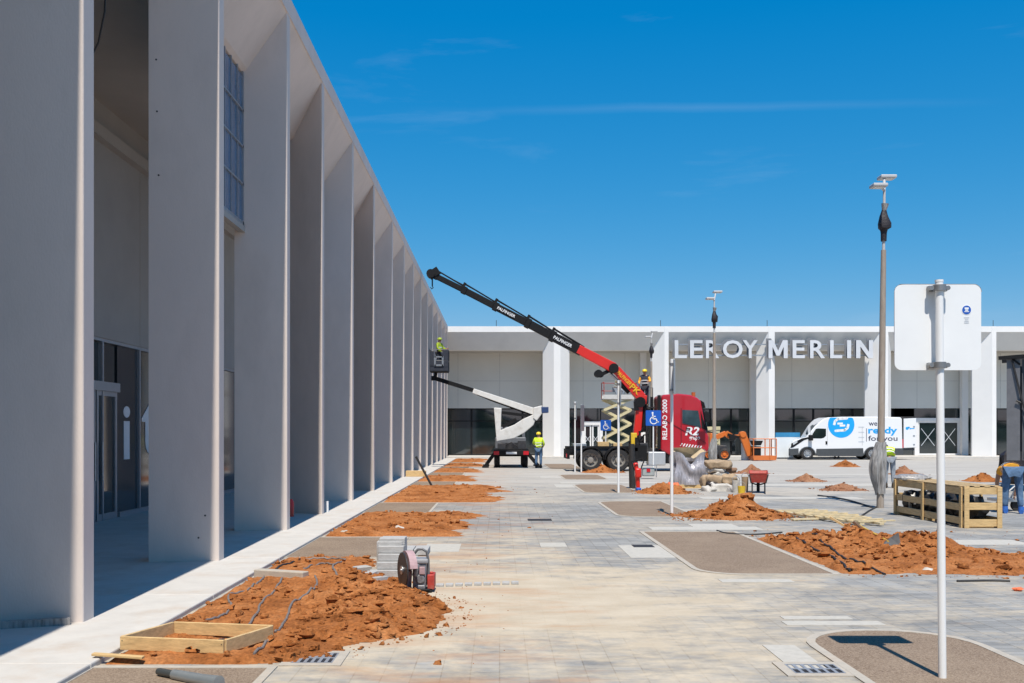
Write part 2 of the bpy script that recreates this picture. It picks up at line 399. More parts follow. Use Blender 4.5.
pad(2.42, 3.92, 19.9, 24.4, .5, (0, 1, 1, 0))
pad(2.42, 3.92, 28.0, 32.6, .5)
pad(2.42, 3.92, 36.2, 40.4, .5)
pad(2.42, 3.92, 47, 55, .5)
LP = [(1.5, 7.02), (13.35, 15.9), (20.95, 23.9), (32.0, 34.5), (39.3, 42.6), (47.2, 50.2), (55, 58)]
for i, (a, c) in enumerate(LP): pad(-2.85, -1.5 if i else -1.63, a, c, .3, (0, 0, 0, 0), .06)

# pale pavers laid flush as bay markings, each strip a run of slabs
def strip(x0, x1, y0, y1, name='bay_marking', mat=None):
    b = MB(); b.box(x0, x1, y0, y1, -.03, .005); structure(b.build(name, mat or white_slab))
def strip_px(x0, x1, y0, y1, **k):
    a, c = gp(x0, y1), gp(x1, y0); s = F / c.y
    ym = (a.y + c.y) / 2
    strip((x0 - HX) * ym / F, (x1 - HX) * ym / F, a.y, c.y, **k)
for q in ((624, 668, 545.5, 558), (720, 792, 579.5, 582.5), (782, 850, 616.5, 619.5), (784, 882, 621.5, 625.5), (458, 478, 486, 489),
          (555, 585, 484.5, 487.5), (690, 735, 524, 527), (540, 566, 543, 547), (425, 460, 544, 552), (650, 760, 527, 530),
          (540, 640, 476.5, 478), (560, 660, 482, 483.5), (720, 1000, 474, 475), (740, 1023, 484, 486), (700, 860, 497, 499), (930, 1023, 540, 545)):
    strip_px(*q)
for q in ((634, 655, 545.2, 547.6), (528, 552, 519.2, 520.8)):
    a, c = gp(q[0], q[3]), gp(q[1], q[2]); b = MB(); b.box(a.x, c.x * a.y / c.y, a.y, c.y, -.03, .0085); structure(b.build('drain_slot', drain_shade_m))  # flat dark strip, the slot's inner shade is only painted
strip(2.05, 2.3, 7.0, 7.8); strip(-1.38, -1.1, 12.2, 14.4)

# drains: pale concrete surround, bar grate
def drain(x0, x1, y0, y1, label):
    t = thing('drain_grate', label, 'drain', ((x0 + x1) / 2, (y0 + y1) / 2, 0))
    b = MB(); w = .07
    for q in ((x0 - w, x1 + w, y0 - w, y0), (x0 - w, x1 + w, y1, y1 + w), (x0 - w, x0, y0, y1), (x1, x1 + w, y0, y1)): b.box(*q, -.05, .009)
    b.build('surround', kerb_m, t)
    b = MB(); b.add([(x0, y0, .0045), (x1, y0, .0045), (x1, y1, .0045), (x0, y1, .0045)], [(0, 1, 2, 3)]); b.build('pit_shade', drain_shade_m, t)  # flat dark sheet above ground, painted as the shaded depth
    b = MB(); n = 6
    for i in range(n + 1):
        x = x0 + (x1 - x0) * i / n; b.box(max(x0, x - .012), min(x1, x + .012), y0, y1, .005, .010)
    for yy in (y0, (y0 + y1) / 2, y1): b.box(x0, x1, max(y0, yy - .012), min(y1, yy + .012), .0055, .0105)
    b.build('grate', iron, t)
drain(-1.50, -1.20, 7.17, 7.50, 'iron drain grate beside the orange soil and the timber frame')
drain(2.03, 2.38, 6.86, 7.13, 'iron drain grate beside the pad with the white signpost')

# ------------------------------------------------------------------ soil
def fbm(x, y, sc, seed=0, o=5): return noise.fractal(Vector((x * sc + seed * 7.3, y * sc - seed * 3.1, seed * 1.7)), .9, 2.1, o)
def heightfield(name, x0, x1, y0, y1, step, fn, mat, clods=0, csz=(.02, .07), cfn=None, seed=1, stepy=None):
    rnd = random.Random(seed); b = MB()
    stepy = stepy or step
    nx = max(6, int((x1 - x0) / step)); ny = max(6, int((y1 - y0) / stepy)); H = {}
    for j in range(ny + 1):
        for i in range(nx + 1):
            x = x0 + (x1 - x0) * i / nx; y = y0 + (y1 - y0) * j / ny; H[i, j] = (x, y, fn(x, y))
    idx = {}; vs = []; fs = []
    for j in range(ny):
        for i in range(nx):
            q = [(i, j), (i + 1, j), (i + 1, j + 1), (i, j + 1)]
            if max(H[k][2] for k in q) > .004:
                for k in q:
                    if k not in idx: idx[k] = len(vs); vs.append((H[k][0], H[k][1], max(-.01, H[k][2])))
                fs.append([idx[k] for k in q])
    b.add(vs, fs, 0, True)
    n = 0; tries = 0
    while n < clods and tries < clods * 12:
        tries += 1
        x = rnd.uniform(x0, x1); y = rnd.uniform(y0, y1); h = fn(x, y)
        if (cfn(x, y, h) if cfn else h > .01):
            r = csz[0] + (csz[1] - csz[0]) * rnd.random() ** (4.5 if h > .005 else 14)
            if h <= .004: r = min(r, .022)
            b.ball((x, y, max(h, 0) + r * .25), r, 0, 7, 5, (rnd.uniform(.8, 1.5), rnd.uniform(.8, 1.3), rnd.uniform(.5, .95)), jit=1.3); n += 1
    o = b.build(name, mat)
    return o
def sstep(a, c, x):
    t = max(0, min(1, (x - a) / (c - a))) if c != a else (1. if x > a else 0.)
    return t * t * (3 - 2 * t)
def ridged(x, y, sc, seed): return abs(fbm(x, y, sc, seed, 4))

# first planting bed beside the walkway, heaped towards the lot
def bed1(x, y):
    e = min(sstep(-2.86, -2.74, x), sstep(7.12, 7.25, y), sstep(13.3, 13.15, y))
    rb = -1.25 + .25 * fbm(y, 3, 1.1, 4) + .75 * math.exp(-((y - 9.3) / 1.5) ** 2) - .45 * sstep(7.6, 7.1, y)
    rb += -.35 * sstep(10.9, 12, y)
    e2 = sstep(rb + .12, rb - .34, x)
    base = .035 + .022 * fbm(x, y, 2.6, 1) + .02 * fbm(x, y, 9, 2)
    mound = .045 * math.exp(-((x + 1.0) / .5) ** 2 - ((y - 9.2) / .9) ** 2) + .045 * math.exp(-((x + 1.65) / .45) ** 2 - ((y - 10.5) / .9) ** 2)
    mound *= 1 + 1.1 * fbm(x, y, 3.4, 3)
    rough = (.035 * ridged(x, y, 4.5, 5) + .022 * ridged(x, y, 11, 6)) * min(1, mound * 18 + .15)
    return e * e2 * (base + mound + rough) - .012 * (1 - e * e2)
o = heightfield('soil_bed', -2.86, .1, 7.05, 13.35, .026, bed1, soil_orange, 1500, (.005, .05), lambda x, y, h: random.random() < (.9 if h > .004 and x > -1.7 else .2 if h > .004 else .7 if bed1(x - .28, y + .05) > .004 and x > -1.7 else .02 if x > -1.2 else 0), 3)
structure(o)
def bed(x0, xr, y0, y1, seed, spread=1.0):
    def fn(x, y):
        e = min(sstep(x0, x0 + .1, x), sstep(y0 - .02, y0 + .15, y), sstep(y1 + .02, y1 - .2, y))
        rb = xr + spread * (.55 * fbm(y, 1, .55, seed) + .35 * fbm(y, 2, 1.9, seed + 1))
        e2 = sstep(rb + .35, rb - .3, x)
        h = .04 + .03 * fbm(x, y, 1.9, seed + 2) + .025 * fbm(x, y, 7, seed + 3) + .035 * ridged(x, y, 3.5, seed + 5)
        return e * e2 * h - .012 * (1 - e * e2)
    return fn
for k, (xr, y0, y1) in enumerate(((-.55, 16.05, 20.75), (-.35, 24.1, 31.7), (-1.0, 34.7, 39.1), (-1.1, 42.8, 47), (-1.15, 50.4, 54.8), (-1.1, 58.2, 65.5))):
    o = heightfield('soil_bed', -2.86, xr + 1.7, y0, y1, .05 if k < 2 else .09, bed(-2.84, xr, y0, y1, 11 + k * 5), soil_orange, 320 if k < 2 else 60, (.008, .05), lambda x, y, h: random.random() < (.8 if h > .004 else .07), 20 + k)
    structure(o)
# soil strip beside the gravel pad in mid lot
def bed_r(x, y):
    # wedge right of the pad: heap towards the back, thin spread to the right
    e = min(sstep(4.03, 4.12, x), sstep(11.55, 12.1, y + .3 * fbm(x, 1, 1.3, 8)), sstep(17.2, 16.2, y + .5 * fbm(x, 4, 1.1, 9)))
    bk = 15.9 - sstep(5.4, 7.2, x) * 2.3 + .45 * fbm(x, 2, 1.2, 31)
    e = min(e, sstep(bk + .35, bk - .35, y), sstep(9.6, 8.6, x))
    h = .03 + .025 * fbm(x, y, 2.2, 33) + .02 * fbm(x, y, 8, 34) + .03 * ridged(x, y, 4, 35)
    m = .125 * math.exp(-((x - 5.2) / 1.05) ** 2 - ((y - 14.7) / .75) ** 2) + .10 * math.exp(-((x - 6.3) / .6) ** 2 - ((y - 14.2) / .5) ** 2)
    m *= 1 + .8 * fbm(x, y, 2.6, 36)
    return e * (h + m + .07 * ridged(x, y, 5, 37) * min(1, m * 6)) - .012 * (1 - e)
structure(heightfield('soil_bed', 3.98, 9.7, 11.4, 17.2, .045, bed_r, soil_orange, 1500, (.006, .065), lambda x, y, h: random.random() < (.8 if h > .03 and y > 13.2 else .3 if h > .004 else .6 if bed_r(x, y + .3) > .004 or bed_r(x, y - .35) > .004 else .04), 44))

def heap(label, xpx, ypx, hwpx, toppx, mat, seed, depth=1.0, rough=1.0, step=None, clods=60, group=None, skew=0.):
    c = gp(xpx, ypx); s = F / c.y; rx = hwpx / s; ry = rx * depth; Yc = c.y + ry * .8
    H = (HY - toppx) * Yc / F + EYE
    X = (xpx - HX) * Yc / F; rx *= Yc / c.y
    def fn(x, y):
        dx = (x - X) / rx; dy = (y - Yc) / ry
        d = math.sqrt(dx * dx + dy * dy) + .22 * fbm(x / rx, y / rx, 1.4, seed)
        p = max(0, 1 - d)
        dd = math.sqrt((dx - skew) ** 2 + dy * dy)
        k = .45 * p + .55 * max(0, 1 - dd * 1.25) ** 1.2
        h = H * 1.05 * k * (1 + .5 * rough * fbm(x / rx, y / rx, 2.3, seed + 2)) + .05 * rough * H * ridged(x / rx, y / rx, 5, seed + 3) * (p > .02)
        return h if p > 0 else -.012
    st = step or rx / 26
    o = heightfield('soil_heap', X - rx * 1.2, X + rx * 1.2, Yc - ry * 1.2, Yc + ry * 1.2, st, fn, mat, clods * 2, (rx * .01, rx * .07), lambda x, y, h: h > -.02, seed)
    return tag(o, label, 'soil heap', group)
G = 'heaps of dug soil across the lot'
heap('lumpy orange soil heap just behind the long timber slats and gravel pad', 735, 519.5, 58, 497, soil_orange, 51, .8, 1.2, clods=260, group=G)
heap('low orange soil heap at the foot of the silver wrapped pallet', 664, 494, 30, 481, soil_orange, 52, .8, 1.3, clods=120, group=G)
heap('smooth reddish soil heap beside the wrapped foot of the lamp post', 843, 491, 25, 483, soil_brown, 53, .9, .7, clods=70, group=G)
heap('flat greyish brown soil heap behind the red wheelbarrow', 807, 482, 19, 474, soil_brown, 54, .9, .8, clods=60, group=G)
heap('small rust coloured soil heap in front of the white van', 845, 467, 14, 459.5, soil_orange, 55, 1.2, .6, clods=40, group=G)
heap('brown soil heap directly above the tray of the red wheelbarrow', 752, 474, 18, 464.5, soil_brown, 56, .9, .5, clods=40, group=G)
heap('orange soil heap between the stooping worker in yellow and the signpost', 905, 475, 18, 467, soil_brown, 57, 1.1, .8, clods=50, group=G)
heap('broken red soil heap behind the timber crate', 982, 482, 19, 473, soil_orange, 58, 1.0, 1.3, clods=70, group=G)
heap('thin orange soil heap under the rear wheels of the red crane truck', 603, 473, 22, 466, soil_orange, 59, .8, 1.0, clods=40, group=G)

# ------------------------------------------------------------------ the long portico building
YF = [8.75, 12.88, 16.94, 20.25, 24.35, 28.45, 33.3, 37.4, 41.4, 45.4, 49.6, 53.4, 57.6, 61.5, 65.2, 68.3]
bld = thing('portico_building', 'long pale concrete building with tall blade columns and a deep shaded portico', 'building', (-5, 30, 0))
YA, YB = -12, 68.5
XF = -3.55
def fin_poly(y, dark):
    r = .016; pts = [(XF, y)]
    for k in range(4):
        a = R(90 * k / 3); pts.append((XF - r + r * math.cos(a), y - .22 + r - r * math.sin(a)))
    if dark: pts += [(-4.30, y - .22 + .46), (-4.37, y + .60), (-4.30, y + .68), (XF - .05, y + .03)]
    else: pts += [(-4.40, y - .22 - .12), (-4.44, y - .06), (-4.40, y + .10), (XF - .05, y + .03)]
    return pts
for i, y in enumerate([-7.5, -3.4, .7, 4.7] + YF):
    b = MB(); b.xy(fin_poly(y, i in (7, 9)), .03, 8.985); b.build('blade_column', concrete, bld)
for X_, z in ((-3.80, .34), (-3.72, .62), (-4.3, 5.7), (-4.31, 6.35), (-4.28, 4.9)):
    yy = YF[1] - .22 - .12 * (XF - X_) / .85; b = MB(); b.cyl((X_, yy - .004, z), (X_, yy + .02, z), .012, 10)
    b.build('anchor_hole', dark_steel, bld)
b = MB(); b.xz([(-3.54, 8.70), (-3.54, 9.03), (-4.9, 9.03), (-4.9, 8.70)], YA, YB); b.build('coping', concrete, bld)
b = MB(); b.xz([(-3.545, 8.72), (-4.2, 7.72), (-4.27, 7.66), (-4.40, 7.66), (-4.40, 8.72)], YA, YB); b.build('sloping_fascia', concrete, bld)
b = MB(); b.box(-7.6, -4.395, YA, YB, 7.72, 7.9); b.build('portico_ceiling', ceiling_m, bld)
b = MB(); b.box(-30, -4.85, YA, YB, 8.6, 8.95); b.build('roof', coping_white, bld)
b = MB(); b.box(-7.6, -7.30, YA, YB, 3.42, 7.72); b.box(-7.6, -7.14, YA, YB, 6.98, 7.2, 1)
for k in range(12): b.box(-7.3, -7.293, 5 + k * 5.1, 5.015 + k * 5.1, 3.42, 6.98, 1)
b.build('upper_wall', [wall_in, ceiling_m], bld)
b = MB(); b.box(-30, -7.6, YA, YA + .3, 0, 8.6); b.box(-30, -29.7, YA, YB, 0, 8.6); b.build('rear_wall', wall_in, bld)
# shop front under the portico
gl = []
y = -10.
bays = []
while y < 66: bays.append((y, y + 1.9)); y += 1.9
for k, (a, c) in enumerate(bays):
    if a > 16.5 and a < 18.4: continue
    if 18.4 < a < 18.6: a = 19.28
    b = MB(); b.box(-7.5, -7.38, a + .03, c - .03, .14, 3.36); b.build('shop_window', glass_hoard if 18 < a < 32 else glass_dark, bld)
b = MB()
for a, c in bays: b.box(-7.5, -7.33, a - .03, a + .03, .05, 3.42)
b.box(-7.5, -7.325, YA, 66, 3.36, 3.42); b.box(-7.5, -7.325, YA, 16.6, .04, .14); b.box(-7.5, -7.325, 19.3, 66, .04, .14)
b.build('window_frame', alu, bld)
dr = MB()
dr.box(-7.47, -7.41, 17.15, 19.25, 2.62, 3.34); tr = dr.build('door_transom', glass_dark, bld)
b = MB(); b.box(-7.48, -7.30, 17.15, 19.25, 2.45, 2.62); b.build('door_head', alu, bld)
for a, c in ((17.2, 18.17), (18.23, 19.2)):
    b = MB()
    for q in ((a, a + .09, .05, 2.45), (c - .09, c, .05, 2.45), (a + .09, c - .09, .05, .17), (a + .09, c - .09, 2.36, 2.45)): b.box(-7.42, -7.34, *q)
    d = b.build('door', alu, bld)
    b = MB(); b.box(-7.40, -7.37, a + .09, c - .09, .17, 2.36); b.build('door_glass', glass_dark, d)
    b = MB(); b.tube([(-7.29, (a + .14) if a > 18 else (c - .14), z) for z in (.8, 1.5)], .02, 8); b.build('door_handle', steel, d)
# big white letters stuck on the dark window film
def side_letter(txt, y0, y1, z0, z1):
    cu = bpy.data.curves.new('letters', 'FONT'); cu.body = txt; cu.size = 1; cu.extrude = .003; cu.offset = .02; cu.resolution_u = 4
    ob = bpy.data.objects.new('letters', cu); COL.objects.link(ob); bpy.context.view_layer.update()
    me = bpy.data.meshes.new_from_object(ob.evaluated_get(bpy.context.evaluated_depsgraph_get())); bpy.data.objects.remove(ob)
    xs = [v.co.x for v in me.vertices]; ys = [v.co.y for v in me.vertices]
    for v in me.vertices:
        u = (v.co.x - min(xs)) / (max(xs) - min(xs)); w = (v.co.y - min(ys)) / (max(ys) - min(ys))
        pass
    ax, bx, ay, by = min(xs), max(xs), min(ys), max(ys)
    for v in me.vertices:
        u = (v.co.x - ax) / (bx - ax); w = (v.co.y - ay) / (by - ay)
        v.co = Vector((-7.372 + v.co.z, y0 + u * (y1 - y0), z0 + w * (z1 - z0))) - ORG[bld.name]
    me.materials.clear(); me.materials.append(letter_white)
    o = bpy.data.objects.new('window_letter', me); COL.objects.link(o); o.parent = bld; ORG[o.name] = ORG[bld.name]
side_letter('i', 19.6, 19.95, 1.15, 2.2)
side_letter('t', 20.6, 21.6, 1.2, 2.35)
side_letter('O', 28.2, 30.0, .95, 2.7)
# high clerestory screens hanging behind the blades
for a, c in ((13.25, 16.62), (20.95, 24.0)):
    f = MB(); X = -4.285
    for q in ((a, a + .06, 5.1, 7.66), (c - .06, c, 5.1, 7.66), (a, c, 5.1, 5.17), (a, c, 5.78, 5.81), (a, c, 6.4, 6.43), (a, c, 7.0, 7.03)): f.box(X - .04, X + .04, *q)
    n = 9
    for k in range(1, n): yy = a + (c - a) * k / n; f.box(X - .03, X + .035, yy - .012, yy + .012, 5.17, 7.66)
    w = f.build('clerestory_window', alu, bld)
    b = MB(); b.box(X - .012, X + .012, a + .06, c - .06, 5.17, 7.6); b.build('pane', glass_sky_tint, w)
    b = MB(); b.box(X - .05, X + .06, a - .05, c + .05, 5.0, 5.1); b.build('sill', wall_in, w)

# ------------------------------------------------------------------ the far shop building
YB0 = 68.7
far = thing('shop_building', 'wide white shop building closing the lot, with shaded recessed bays', 'building', (25, 71, 0))
XE = 75
b = MB(); b.box(-9, XE, YB0, YB0 + 1.2, 8.66, 9.05); b.build('coping', coping_white, far)
b = MB(); b.yz([(YB0 + .004, 8.68), (YB0 + .66, 7.45), (YB0 + .8, 7.42), (YB0 + .8, 8.68)], -9, XE); b.build('sloping_fascia', concrete_far, far)
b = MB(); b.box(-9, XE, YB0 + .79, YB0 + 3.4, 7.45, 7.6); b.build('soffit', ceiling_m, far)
b = MB(); b.box(-9, XE, YB0 + 3.2, YB0 + 3.6, 3.5, 7.45, 0)
for k in range(26): b.box(-3 + k * 3, -2.97 + k * 3, YB0 + 3.192, YB0 + 3.2, 3.5, 7.45, 1)
b.box(-9, XE, YB0 + 3.19, YB0 + 3.2, 5.45, 5.48, 1)
b.build('panel_wall', [panel_grey, M('panel_joint', (.50, .49, .46), .7)], far)
b = MB(); b.box(-9, XE, YB0 + .1, YB0 + 30, 8.5, 8.9); b.build('roof', coping_white, far)
b = MB(); b.box(-9, XE, YB0 - 1.6, YB0 + 3.6, -.1, .12); b.build('plinth', walk_m, far)
def fx(px, Y=YB0): return (px - HX) * Y / F
pil = [(543.2, 553.8, 560.5, 570.2, 1), (652, 664.5, 668.5, 669.5, 0), (759, 768.8, 774.6, 775.6, 0), (868.7, 881, 888, 895, 1), (977, 992, 996.2, 997, 0), (1085, 1096, 1103, 1112, 1), (1200, 1212, 1217, 1218, 0), (1310, 1320, 1328, 1338, 1)]
for x0, x1, x2, x3, sym in pil:
    a, c, d, e = fx(x0), fx(x1), fx(x2), fx(x3)
    P = [(c, YB0 - .02), (d, YB0 - .02), (e, YB0 + .72 if sym else YB0 + .2), (e, YB0 + .9), (a, YB0 + .9), (a, YB0 + .72)]
    b = MB(); b.xy(P, .02, 9.0); b.build('blade_column', coping_white, far)
for x0, x1 in ((750, 757.5), (961, 967), (640, 646), (1072, 1078), (1180, 1186)):
    b = MB(); b.box(fx(x0, 71.6), fx(x1, 71.6), 71.4, 71.8, .1, 7.46); b.build('rear_column', coping_white, far)
# glazing bays
YG = YB0 + 3.3
def glaze(px0, px1, n, z1=3.5):
    x0, x1 = fx(px0, YG), fx(px1, YG)
    for k in range(n):
        a = x0 + (x1 - x0) * k / n; c = x0 + (x1 - x0) * (k + 1) / n
        w = MB()
        for q in ((a, a + .07, .12, z1), (c - .07, c, .12, z1), (a + .07, c - .07, .12, .2), (a + .07, c - .07, z1 - .08, z1), (a + .07, c - .07, 2.55, 2.61)): w.box(q[0], q[1], YG - .05, YG + .06, q[2], q[3])
        f = w.build('window', black_m, far)
        g = MB(); g.box(a + .07, c - .07, YG - .01, YG + .02, .2, z1 - .08); g.build('pane', glass_dark, f)
glaze(395, 548, 6); glaze(566, 583, 1); glaze(600, 655, 3); glaze(668, 752, 4); glaze(757, 763, 1); glaze(774, 872, 5); glaze(967, 980, 1); glaze(996, 1008, 1); glaze(1010, 1090, 4)
def glass_doors(px0, px1, zt):
    x0, x1 = fx(px0, YG), fx(px1, YG); mid = (x0 + x1) / 2
    tp = MB(); tp.box(x0 - .2, x1 + .2, YG - .03, YG, zt + .25, 3.48); tp.build('overlight', glass_dark, far)
    fr = MB(); Y = YG - .12
    for q in ((x0 - .25, x0, .12, zt + .25), (x1, x1 + .25, .12, zt + .25), (x0, x1, zt, zt + .25)): fr.box(q[0], q[1], Y - .1, Y + .15, q[2], q[3])
    fr.build('door_frame', white_alu, far)
    for a, c in ((x0 + .01, mid - .03), (mid + .03, x1 - .01)):
        d = MB()
        for q in ((a, a + .1, .13, zt), (c - .1, c, .13, zt), (a + .1, c - .1, .13, .25), (a + .1, c - .1, zt - .1, zt)): d.box(q[0], q[1], Y - .03, Y + .04, q[2], q[3])
        dd = d.build('glass_door', white_alu, far)
        g = MB(); g.box(a + .1, c - .1, Y, Y + .02, .25, zt - .1); g.build('door_glass', glass_dark, dd)
        t = MB(); zc = zt * .56; w = (c - a) * .33
        t.beam((a + (c - a) / 2 - w, Y - .006, zc - w * 1.3), (a + (c - a) / 2 + w, Y - .006, zc + w * 1.3), .035, .006, 0, (0, -1, 0))
        t.beam((a + (c - a) / 2 - w, Y - .009, zc + w * 1.3), (a + (c - a) / 2 + w, Y - .009, zc - w * 1.3), .035, .006, 0, (0, -1, 0))
        t.build('warning_tape', lgrey_print, dd)
glass_doors(917, 958, 2.55); glass_doors(584, 599, 2.3)
b = MB(); b.box(-9, XE, YG + .22, YG + .27, 0, 3.5); b.build('interior_wall', black_m, far)
b = MB(); b.box(fx(895, YG), fx(961, YG), YG, YG + .03, 2.9, 3.5); b.build('window', glass_dark, far)
b = MB(); b.box(fx(895, YG), fx(914, YG), YG, YG + .03, .12, 3.5); b.build('window', glass_dark, far)
for px in (496, 661, 768, 995): # thin lightning rods and joints on the coping
    b = MB(); b.tube([(fx(px + .3), YB0 + .3, 9.04), (fx(px + .3), YB0 + .3, 9.5)], .02, 6); b.build('roof_rod', dark_steel, far)
foliage = M('foliage', (.035, .07, .018), .8, var=.5, vs=1.2)
b = MB(); rr = random.Random(77)
for k in range(70):
    x = -50 + k * 2.6 + rr.uniform(-1, 1); b.ball((x, -62 + rr.uniform(-5, 5), rr.uniform(.5, 2.5)), rr.uniform(2, 3.6), 0, 10, 7, (1.1, 1, 1.0), jit=.9)
o = b.build('treeline', foliage); o['kind'] = 'stuff'
# raised sign lettering
sg = thing('shop_sign', 'large white raised lettering across the fascia of the far building', 'sign', (fx(774), YB0 - .3, 7.2))
LET = [('L', 674.6, 687), ('E', 690, 702.7), ('R', 705.8, 719.2), ('O', 722.7, 742.6), ('Y', 742.6, 757.6), ('M', 768.4, 787.6), ('E', 792.5, 804.8), ('R', 810, 825), ('L', 830, 842), ('I', 847, 851), ('N', 856, 873)]
zz = lambda y: wp(0, y, YB0 - .35).z
MPOLY = [(0, 0), (0, 1), (.25, 1), (.5, .42), (.75, 1), (1, 1), (1, 0), (.79, 0), (.79, .63), (.58, .14), (.42, .14), (.21, .63), (.21, 0)]
NPOLY = [(0, 0), (0, 1), (.27, 1), (.75, .36), (.75, 1), (1, 1), (1, 0), (.74, 0), (.25, .65), (.25, 0)]
def raised(ch, x0, x1, z0, z1, yb, ext, mats, par, name, bold):
    if ch in 'MN':
        b = MB(); b.xz([(x0 + u * (x1 - x0), z0 + w * (z1 - z0)) for u, w in (MPOLY if ch == 'M' else NPOLY)], yb - ext, yb); o = b.build(name, mats, par)
        for p in o.data.polygons: p.material_index = 0 if abs(p.normal.y) > .8 else len(mats) - 1
        return o
    return text_mesh(ch, mats[0], par, name, (x0, x1, z0, z1), ext=ext, Y=yb, sidemat=mats[-1], bold=bold)
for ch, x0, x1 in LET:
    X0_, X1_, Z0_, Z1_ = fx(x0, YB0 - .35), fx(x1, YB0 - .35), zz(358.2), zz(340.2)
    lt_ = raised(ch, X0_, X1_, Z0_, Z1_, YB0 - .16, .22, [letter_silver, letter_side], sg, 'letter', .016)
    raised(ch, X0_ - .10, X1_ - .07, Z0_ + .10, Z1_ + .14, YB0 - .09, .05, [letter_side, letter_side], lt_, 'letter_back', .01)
b = MB()
for z in (zz(344), zz(355)): b.box(fx(674), fx(872), YB0 - .11, YB0 - .03, z - .04, z + .04)
b.build('mounting_rail', alu, sg)

# ------------------------------------------------------------------ people
def skin_mesh(nodes, edges):
    """nodes: {name: (pos, (rx, ry))}; grows one continuous surface along the edges"""
    keys = list(nodes); ix = {k: i for i, k in enumerate(keys)}
    me = bpy.data.meshes.new('t'); me.from_pydata([nodes[k][0] for k in keys], [(ix[a], ix[c]) for a, c in edges], [])
    ob = bpy.data.objects.new('t', me); COL.objects.link(ob)
    ob.modifiers.new('s', 'SKIN').use_smooth_shade = True
    sv = ob.data.skin_vertices[0].data
    for k in keys:
        r = nodes[k][1]; sv[ix[k]].radius = r if isinstance(r, tuple) else (r, r); sv[ix[k]].use_root = False
    sv[0].use_root = True
    ss = ob.modifiers.new('u', 'SUBSURF'); ss.levels = 1; ss.render_levels = 1
    bpy.context.view_layer.update()
    out = bpy.data.meshes.new_from_object(ob.evaluated_get(bpy.context.evaluated_depsgraph_get()))
    bpy.data.objects.remove(ob); return out
def mesh_to(b, me, m=0):
    b.add([v.co.copy() for v in me.vertices], [tuple(p.vertices) for p in me.polygons], m, True); bpy.data.meshes.remove(me)
BASE = dict(pelvis=(0, 0, .96), spine=(0, .01, 1.14), chest=(0, .0, 1.34), neck=(0, 0, 1.49), head=(0, -.02, 1.58), crown=(0, -.02, 1.665),
            shL=(.17, 0, 1.41), elL=(.25, .03, 1.14), wrL=(.25, -.07, .91), haL=(.25, -.09, .85), shR=(-.17, 0, 1.41), elR=(-.25, .03, 1.14), wrR=(-.25, -.07, .91), haR=(-.25, -.09, .85),
            hiL=(.09, 0, .9), knL=(.11, -.02, .5), anL=(.115, .02, .1), toL=(.13, -.13, .04), hiR=(-.09, 0, .9), knR=(-.11, -.02, .5), anR=(-.115, .02, .1), toR=(-.13, -.13, .04))
RAD = dict(pelvis=(.145, .10), spine=(.13, .095), chest=(.155, .105), neck=.052, head=.082, crown=.072, sh=.062, el=.043, wr=.029, ha=.036, hi=.085, kn=.058, an=.042, to=.036)
EDG = [('pelvis', 'spine'), ('spine', 'chest'), ('chest', 'neck'), ('neck', 'head'), ('head', 'crown')] + \
      [e for s in 'LR' for e in (('chest', 'sh' + s), ('sh' + s, 'el' + s), ('el' + s, 'wr' + s), ('wr' + s, 'ha' + s), ('pelvis', 'hi' + s), ('hi' + s, 'kn' + s), ('kn' + s, 'an' + s), ('an' + s, 'to' + s))]
def rad(k, d=0.):
    r = RAD.get(k) or RAD[k[:2]]
    return tuple(x + d for x in r) if isinstance(r, tuple) else r + d
